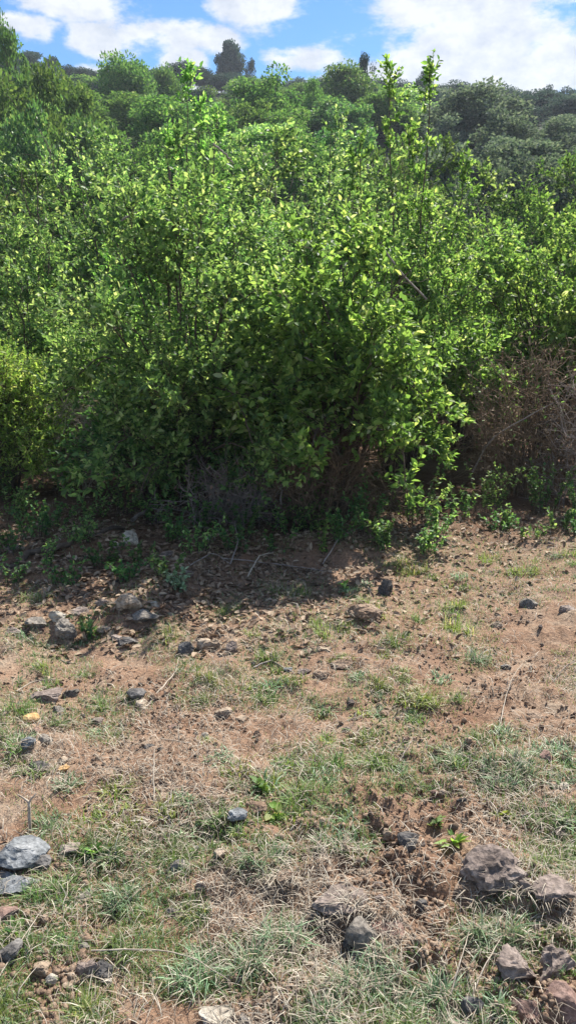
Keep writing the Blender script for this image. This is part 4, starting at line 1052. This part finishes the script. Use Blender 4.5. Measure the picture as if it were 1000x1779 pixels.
W_(787, 1466, 24, 32, 'leaf_yellow', 'upright green weed with yellowed base leaves above the biggest rock', 20, .3, 'rosette')
W_(755, 1440, 22, 28, 'leaf_mid', 'darker leafy weed behind the yellow-based one', 18, .35)
W_(163, 1485, 32, 30, 'leaf_mid', 'broad-leaved weed with a yellowed leaf tip in the grass', 24, .45, 'rosette')
W_(30, 1622, 40, 30, 'leaf_mid', 'yellowish weed beside the dark rock at the frame edge', 26, .4, 'rosette')
W_(478, 1425, 28, 24, 'leaf_yellow', 'small yellow-green weed beside the dark crumbly hollow', 20, .4)
W_(455, 1375, 28, 28, 'leaf_bright', 'little green weed above the stalked green patch', 18, .4)
W_(310, 1028, 90, 44, 'grass_blue', 'pale silvery herb in front of the shaded bank', 60, .4)
W_(565, 965, 34, 66, 'leaf_bright', 'upright leafy stem standing alone at the shadow edge', 18, .4)
W_(735, 960, 110, 56, 'leaf_mid', 'cluster of broad-leaved plants at the sunny foot of the thicket', 60, .4)
W_(672, 960, 70, 56, 'leaf_mid', 'low green plant beside the broad-leaved cluster', 36, .4)
W_(965, 920, 80, 44, 'leaf_mid', 'leafy low plant under the brown twig tangle', 48, .4)
W_(800, 900, 110, 60, 'leaf_mid', 'low green plants in the half shade before the brown twig tangle', 54, .38)
W_(600, 1028, 26, 22, 'leaf_bright', 'tiny vivid green sprig on the shadowed clod edge', 12, .5)
W_(160, 905, 120, 56, 'leaf_mid', 'bright leafy patch on the shaded bank above the fallen log', 70, .32)
W_(80, 985, 70, 50, 'leaf_mid', 'leafy patch below the fallen log', 40, .32)
W_(20, 1010, 80, 44, 'leaf_dark', 'dark herb patch at the edge of the shaded bank', 40, .35)
W_(350, 925, 90, 70, 'leaf_dark', 'dark leafy plant under the broad green shrub', 48, .38)
W_(245, 985, 60, 60, 'leaf_dark', 'dark herb beside the whitish stone', 34, .38)
W_(430, 900, 80, 60, 'leaf_mid', 'small leafy plant beside the bare pale stem', 44, .36)
W_(120, 1020, 100, 50, 'leaf_dark', 'dark ground herb above the brown lump and blotched rock', 50, .36)
W_(260, 860, 120, 60, 'leaf_dark', 'dark leafy plant at the deepest shade under the thicket', 56, .36)
W_(40, 880, 80, 50, 'leaf_mid', 'small plant with a lit top in front of the feathery shrub', 36, .36)
W_(880, 915, 90, 46, 'leaf_mid', 'grey-green plant at the top of the bare slope', 40, .36)
W_(85, 825, 60, 60, 'leaf_yellow', 'yellow-green sprig beside the feathery shrub and dead brush', 30, .36)
W_(160, 1115, 44, 50, 'leaf_dark', 'dark green sprig beside the blotched rock', 24, .36)
W_(600, 905, 90, 60, 'leaf_dark', 'dark plant under the hanging yellow-green sprays', 44, .36)
W_(480, 965, 70, 44, 'leaf_dark', 'dark ground plant beside the crossed fallen sticks', 34, .36)

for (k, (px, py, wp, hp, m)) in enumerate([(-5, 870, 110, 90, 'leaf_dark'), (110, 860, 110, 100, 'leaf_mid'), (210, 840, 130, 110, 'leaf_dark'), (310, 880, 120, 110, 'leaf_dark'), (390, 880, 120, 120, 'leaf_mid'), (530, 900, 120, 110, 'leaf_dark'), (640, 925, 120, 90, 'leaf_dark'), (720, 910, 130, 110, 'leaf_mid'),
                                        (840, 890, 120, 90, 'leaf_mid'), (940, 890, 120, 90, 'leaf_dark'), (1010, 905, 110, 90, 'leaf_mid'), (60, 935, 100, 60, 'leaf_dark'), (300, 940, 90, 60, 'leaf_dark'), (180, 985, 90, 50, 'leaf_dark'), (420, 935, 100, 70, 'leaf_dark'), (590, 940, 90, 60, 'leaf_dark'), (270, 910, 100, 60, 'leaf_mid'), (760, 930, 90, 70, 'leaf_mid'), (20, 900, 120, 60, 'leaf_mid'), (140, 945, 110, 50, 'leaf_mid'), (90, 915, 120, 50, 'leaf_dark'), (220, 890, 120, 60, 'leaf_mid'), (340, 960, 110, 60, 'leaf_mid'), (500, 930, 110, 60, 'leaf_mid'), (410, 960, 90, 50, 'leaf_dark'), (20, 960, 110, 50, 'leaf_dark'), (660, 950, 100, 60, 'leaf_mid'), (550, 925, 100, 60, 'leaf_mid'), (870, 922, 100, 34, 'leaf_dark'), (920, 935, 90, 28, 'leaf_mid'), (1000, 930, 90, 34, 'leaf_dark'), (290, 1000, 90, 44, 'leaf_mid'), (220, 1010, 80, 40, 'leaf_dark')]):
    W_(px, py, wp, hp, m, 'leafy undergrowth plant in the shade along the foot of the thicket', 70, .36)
for o in list(COL.objects):
    if o.get('label', '').startswith('leafy undergrowth plant'): o['group'] = 'undergrowth plants along the foot of the thicket'

# ------------------------------------------------------------------ sticks, stalks, logs
def stick(pix, r0, r1, m, label, name='stick', cat='stick', sides=5, z0=None, jit=0.0):
    """pix: (px, py, height above the ground under the point) along the stick"""
    pts = []
    for (px, py, hh) in pix:
        if len(pts) == 0 or hh is None or hh < .02 or z0 is None:
            x, y, z, t = at(px, py); pts.append((x, y, z + (hh or 0)))
        else:
            pts.append(lift(px, py, z0))
    r0 *= .75; r1 *= .75; pts = np.array(pts); k = max(12, len(pts) * 4)
    s = np.linspace(0, len(pts) - 1, k); P = np.stack([np.interp(s, range(len(pts)), pts[:, i]) for i in range(3)], 1)
    for _ in range(3): P[1:-1] = (P[:-2] + P[1:-1] * 2 + P[2:]) / 4
    rng = np.random.default_rng(int(pix[0][0] * 3 + pix[0][1])); P[1:-1] += rng.normal(0, r0 * .35 + jit, P[1:-1].shape)
    g = Geo(); tube(g, P, np.linspace(r0, r1, k), sides)
    o = g.build(name, M[m], None, True)
    return tag(o, label, cat)
def stake():
    x, y, z, t = at(53, 1450); s = t / F
    o = thing('forked_twig', (x, y, z), 'Y-shaped pale twig standing upright beside the large grey boulder', 'twig')
    def P(px, py): return np.array([(px - 53) * s, 0.02 * (1450 - py) / 60, (1450 - py) * s * 1.12])
    g = Geo(); tube(g, bez(np.array([0, 0, -.03]), P(52, 1425), P(53, 1397), 6), np.linspace(.0065, .005, 6), 6); g.build('twig_stem', M['pale_wood'], o, True)
    g = Geo(); tube(g, bez(P(53, 1399), P(46, 1392), P(34, 1386), 5), np.linspace(.0045, .002, 5), 5); g.build('fork', M['pale_wood'], o, True)
    g = Geo(); tube(g, bez(P(53, 1399), P(57, 1392), P(66, 1384), 5), np.linspace(.004, .0015, 5), 5); g.build('fork', M['pale_wood'], o, True)
stake()
stick([(160, 1668, .03), (250, 1676, .05), (330, 1692, .06), (400, 1722, .03)], .0032, .0012, 'pale_wood', 'long pale straw stalk lying across the wide blue-green tuft', 'straw_stalk', 'stalk')
stick([(0, 1702, .01), (40, 1650, .03), (75, 1590, .02), (90, 1560, .01)], .0026, .001, 'pale_wood', 'thin dry stalk slanting past the dark rock at the frame edge', 'straw_stalk', 'stalk')
stick([(512, 1380, .02), (520, 1362, .03), (527, 1350, .05)], .0035, .0015, 'pale_wood', 'short pale stalk leaning out of the green patch', 'straw_stalk', 'stalk')
stick([(694, 1330, .02), (706, 1312, .03), (716, 1298, .04)], .0045, .0015, 'pale_wood', 'short pale straw beside the round tuft', 'straw_stalk', 'stalk')
stick([(868, 1262, 0), (876, 1225, .04), (888, 1195, .06), (906, 1172, .06)], .0035, .0012, 'pale_wood', 'slanting dry stalk above the wide blue-green patch', 'straw_stalk', 'stalk')
stick([(960, 1185, .0), (975, 1165, .01), (998, 1150, .01)], .005, .002, 'grey_wood', 'grey stick on the bare slope near the frame edge')
stick([(30, 1208, .02), (65, 1195, .04), (100, 1188, .02)], .005, .002, 'pale_wood', 'pale stick lying over the overhanging brown rock')
stick([(255, 1232, .01), (282, 1200, .02), (305, 1178, .02), (312, 1152, .03)], .006, .002, 'pale_wood', 'pale bent stick beside the propped dark slab')
stick([(92, 1142, .0), (120, 1155, .01), (142, 1156, .01)], .005, .002, 'pale_wood', 'short pale stick on the soil below the blotched rock')
stick([(440, 1163, .01), (475, 1152, .02), (490, 1142, .01)], .006, .0025, 'grey_wood', 'grey stick pointing at the tip of the shadow')
stick([(470, 1150, .01), (495, 1166, .015), (510, 1172, .01)], .007, .003, 'grey_wood', 'thick grey stick crossing the tip of the shadow')
stick([(268, 1392, .0), (268, 1365, .06), (270, 1332, .07)], .0045, .002, 'pale_wood', 'short dry stem standing in the straw', 'dry_stalk', 'stalk', z0=None)
stick([(580, 1262, .005), (610, 1252, .012), (650, 1246, .005)], .004, .0015, 'pale_wood', 'straw stalk lying flat on the red soil', 'straw_stalk', 'stalk')
stick([(330, 1292, .005), (280, 1288, .012), (262, 1280, .005)], .003, .0012, 'pale_wood', 'thin straw lying below the pale pink pebble', 'straw_stalk', 'stalk')
stick([(815, 1745, .02), (845, 1690, .04), (868, 1655, .05)], .003, .0012, 'pale_wood', 'bent straw across the dark hollow by the large tuft', 'straw_stalk', 'stalk')
stick([(780, 1740, .02), (800, 1690, .05), (812, 1648, .06)], .003, .0012, 'pale_wood', 'straw stem leaning before the large blue-green tuft', 'straw_stalk', 'stalk')
stick([(-5, 992, .0), (60, 965, .02), (130, 948, .03), (215, 922, .02)], .034, .018, 'bark', 'fallen dark log on the shaded bank beside the whitish stone', 'log', 'log', 9, None, .009)
stick([(230, 912, .04), (262, 898, .08)], .022, .012, 'grey_wood', 'short grey stub of branch beyond the fallen log', 'stick', 'stick', 7)
stick([(385, 975, .02), (440, 985, .04), (520, 992, .03), (580, 1000, .02)], .006, .0025, 'grey_wood', 'longest thin stick lying in the shadow')
stick([(430, 1010, .03), (450, 985, .08), (475, 972, .05)], .008, .003, 'pale_wood', 'pale curved stick crossing the longest thin stick')
stick([(400, 985, .02), (415, 962, .08), (408, 940, .13)], .007, .003, 'grey_wood', 'crooked grey stick rising beside the silvery herb')
stick([(560, 985, .02), (590, 945, .06), (625, 925, .04)], .006, .003, 'grey_wood', 'curved grey stick under the hanging sprays')
stick([(330, 985, .01), (370, 970, .05), (400, 985, .02)], .005, .002, 'grey_wood', 'arched grey stick behind the silvery herb')
def tall_stem(pix, y, r0, r1, m, label, name='bare_branch', cat='branch'):
    P = np.array([lift(px, py, yy) for (px, py, yy) in pix]); k = 14
    s = np.linspace(0, len(P) - 1, k); Q = np.stack([np.interp(s, range(len(P)), P[:, i]) for i in range(3)], 1)
    for _ in range(3): Q[1:-1] = (Q[:-2] + Q[1:-1] * 2 + Q[2:]) / 4
    Q[1:-1] += np.random.default_rng(int(pix[0][0])).normal(0, r0 * .4, Q[1:-1].shape)
    g = Geo(); tube(g, Q, np.linspace(r0, r1, k), 6); o = g.build(name, M[m], None, True); return tag(o, label, cat)
sx, sy, sz, st = at(478, 918)
tall_stem([(478, 918, sy), (486, 890, sy + .02), (489, 860, sy + .03), (489, 840, sy + .1)], sy, .010, .006, 'grey_wood', 'bare pale crooked stem rising from the ground into the thicket', 'dead_sapling', 'sapling')
tall_stem([(740, 520, 6.35), (700, 480, 6.3), (670, 440, 6.3), (650, 405, 6.35), (640, 390, 6.5)], 6.3, .010, .004, 'grey_wood', 'dead diagonal branch caught in the leaves beside a dark gap')
tall_stem([(210, 385, 7.15), (240, 364, 7.1), (275, 360, 7.1), (300, 370, 7.15), (330, 420, 7.4)], 7.1, .009, .003, 'grey_wood', 'arched bare branch over the leaves of the tall yellow-green shrub')
tall_stem([(370, 250, 7.4), (395, 270, 7.4), (405, 285, 7.5)], 7.4, .010, .006, 'grey_wood', 'short bare branch showing below the lone dark tree')
tall_stem([(820, 820, 6.3), (850, 760, 6.25), (905, 730, 6.2), (960, 700, 6.25)], 6.3, .009, .004, 'grey_wood', 'slanting grey branch through the brown twig tangle')
tall_stem([(505, 612, 5.35), (540, 625, 5.3), (570, 640, 5.35), (600, 635, 5.5)], 5.3, .008, .004, 'grey_wood', 'small bare branch in the side of the hanging yellow-green shrub')

# ------------------------------------------------------------------ air between here and the ridge
def haze():
    me = bpy.data.meshes.new('haze'); bm = bmesh.new(); bmesh.ops.create_cube(bm, size=1)
    for v in bm.verts:
        v.co.x *= 1900; v.co.y = -12 if v.co.y < 0 else 2300; v.co.z = -60 if v.co.z < 0 else 60
    bm.to_mesh(me); bm.free()
    m, nt, n, l = mat('haze'); out = n.new('ShaderNodeOutputMaterial'); v = n.new('ShaderNodeVolumePrincipled')
    v.inputs['Color'].default_value = (0.82, 0.9, 1.0, 1); v.inputs['Density'].default_value = HAZE; v.inputs['Anisotropy'].default_value = 0.2
    l.new(v.outputs[0], out.inputs['Volume']); me.materials.append(m)
    tag(link('haze', me), 'thin bluish air over the hillside', None, None, 'stuff')
HAZE = 0.0007
if HAZE: haze()

# ------------------------------------------------------------------ sky, sun, camera
SUN_EL, SUN_AZ = R(50), R(33)       # azimuth measured from straight ahead towards the right
w = bpy.data.worlds.new('World'); SC.world = w; w.use_nodes = True
nt = w.node_tree; n, l = nt.nodes, nt.links; n.clear()
out = n.new('ShaderNodeOutputWorld'); bg = n.new('ShaderNodeBackground'); bg.inputs['Strength'].default_value = 0.14
sky = n.new('ShaderNodeTexSky'); sky.sky_type = 'NISHITA'; sky.sun_disc = False; sky.sun_elevation = SUN_EL; sky.sun_rotation = SUN_AZ
sky.altitude = 1500; sky.air_density = 1.0; sky.dust_density = 0.3; sky.ozone_density = 2.5
tc = n.new('ShaderNodeTexCoord')
def cl_dir(px, py):
    u = (px - CX) / F; v = (CY - py) / F
    return Vector((u, CP + v * SP, -SP + v * CP)).normalized()
acc = None
for (px, py, wx, wz) in [(820, 55, 205, 105), (900, 125, 250, 45), (700, 20, 90, 60), (290, 48, 105, 44), (165, 72, 48, 24), (325, 104, 48, 26), (90, 0, 160, 24), (420, 8, 100, 36), (535, 108, 70, 22), (30, 38, 60, 22), (600, 150, 900, 22), (375, 70, 45, 30)]:
    c = cl_dir(px, py); vv = n.new('ShaderNodeVectorMath'); vv.operation = 'SUBTRACT'; vv.inputs[1].default_value = c
    l.new(tc.outputs['Generated'], vv.inputs[0])
    mm = n.new('ShaderNodeVectorMath'); mm.operation = 'MULTIPLY'; mm.inputs[1].default_value = (F / wx, F / wx * .3, F / wz)
    l.new(vv.outputs[0], mm.inputs[0]); ln = n.new('ShaderNodeVectorMath'); ln.operation = 'LENGTH'; l.new(mm.outputs[0], ln.inputs[0])
    iv = n.new('ShaderNodeMath'); iv.operation = 'SUBTRACT'; iv.inputs[0].default_value = 1.0; l.new(ln.outputs['Value'], iv.inputs[1])
    if acc is None: acc = iv
    else:
        mx = n.new('ShaderNodeMath'); mx.operation = 'MAXIMUM'; l.new(acc.outputs[0], mx.inputs[0]); l.new(iv.outputs[0], mx.inputs[1]); acc = mx
# scattered clouds over the rest of the sky, unseen and added as fill light
def wn(scale, det, rough, sc=(1, 1, 2.2)):
    mp = n.new('ShaderNodeMapping'); mp.inputs['Scale'].default_value = sc; l.new(tc.outputs['Generated'], mp.inputs['Vector'])
    q = n.new('ShaderNodeTexNoise'); q.inputs['Scale'].default_value = scale; q.inputs['Detail'].default_value = det; q.inputs['Roughness'].default_value = rough
    l.new(mp.outputs[0], q.inputs['Vector']); return q
n1 = wn(9, 8, 0.62); n2 = wn(26, 6, 0.6, (1, 1, 1.6))
a1 = n.new('ShaderNodeMath'); a1.operation = 'MULTIPLY_ADD'; a1.inputs[1].default_value = 3.4; a1.inputs[2].default_value = -1.7; l.new(n1.outputs['Fac'], a1.inputs[0])
flo = n.new('ShaderNodeMapRange'); flo.inputs['From Min'].default_value = 0.72; flo.inputs['From Max'].default_value = 0.45; flo.inputs['To Min'].default_value = -3; flo.inputs['To Max'].default_value = 0.12
sx0 = n.new('ShaderNodeSeparateXYZ'); l.new(tc.outputs['Generated'], sx0.inputs[0]); l.new(sx0.outputs['Y'], flo.inputs['Value'])
mxf = n.new('ShaderNodeMath'); mxf.operation = 'MAXIMUM'; l.new(acc.outputs[0], mxf.inputs[0]); l.new(flo.outputs[0], mxf.inputs[1]); acc = mxf
ad = n.new('ShaderNodeMath'); ad.operation = 'ADD'; l.new(acc.outputs[0], ad.inputs[0]); l.new(a1.outputs[0], ad.inputs[1])
cr = ramp(n, [(0.04, (0, 0, 0)), (0.56, (1, 1, 1))], 'EASE'); l.new(ad.outputs[0], cr.inputs['Fac'])
cc = ramp(n, [(0.34, (2.15, 2.3, 2.6)), (0.60, (3.05, 3.1, 3.18))]); l.new(n2.outputs['Fac'], cc.inputs['Fac'])
sxw = n.new('ShaderNodeSeparateXYZ'); l.new(tc.outputs['Generated'], sxw.inputs[0])
# added cumulus out of view, brightened behind the camera for fill on the foliage
bri = n.new('ShaderNodeMapRange'); bri.inputs['From Min'].default_value = 0.75; bri.inputs['From Max'].default_value = -0.4; bri.inputs['To Min'].default_value = 1.0; bri.inputs['To Max'].default_value = 1.55
l.new(sxw.outputs['Y'], bri.inputs['Value'])
ccs = n.new('ShaderNodeVectorMath'); ccs.operation = 'SCALE'; l.new(cc.outputs['Color'], ccs.inputs[0]); l.new(bri.outputs[0], ccs.inputs['Scale'])
mul = n.new('ShaderNodeMath'); mul.operation = 'MULTIPLY'; mul.inputs[1].default_value = 0.94; l.new(cr.outputs['Color'], mul.inputs[0])
mix = n.new('ShaderNodeMix'); mix.data_type = 'RGBA'; mix.clamp_result = False
l.new(mul.outputs[0], mix.inputs['Factor']); hs = n.new('ShaderNodeHueSaturation'); hs.inputs['Saturation'].default_value = 1.3; hs.inputs['Value'].default_value = 0.55; l.new(sky.outputs['Color'], hs.inputs['Color']); l.new(hs.outputs['Color'], mix.inputs['A']); l.new(ccs.outputs[0], mix.inputs['B'])
l.new(mix.outputs['Result'], bg.inputs['Color']); l.new(bg.outputs[0], out.inputs['Surface'])

sd = bpy.data.lights.new('sun', 'SUN'); sd.energy = 5.0; sd.angle = R(0.55); sd.color = (1, 0.955, 0.88)
so = bpy.data.objects.new('sun', sd); COL.objects.link(so)
dvec = Vector((math.cos(SUN_EL) * math.sin(SUN_AZ), math.cos(SUN_EL) * math.cos(SUN_AZ), math.sin(SUN_EL)))
so.rotation_euler = dvec.to_track_quat('Z', 'Y').to_euler(); so.location = dvec * 30

cd = bpy.data.cameras.new('camera'); cam = bpy.data.objects.new('camera', cd); COL.objects.link(cam)
cd.sensor_fit = 'VERTICAL'; cd.sensor_height = 36; cd.lens = 36 * F / 1779; cd.clip_start = 0.05; cd.clip_end = 6000
cam.location = (0, 0, CAM_Z); cam.rotation_euler = (R(90) - PITCH, 0, 0); SC.camera = cam

SC.view_settings.view_transform = 'Standard'; SC.view_settings.look = 'None'; SC.view_settings.exposure = 1.2; SC.view_settings.gamma = 1.0
cy = SC.cycles
cy.max_bounces = 7; cy.diffuse_bounces = 3; cy.glossy_bounces = 2; cy.transmission_bounces = 5; cy.volume_bounces = 0; cy.transparent_max_bounces = 4
cy.sample_clamp_indirect = 6
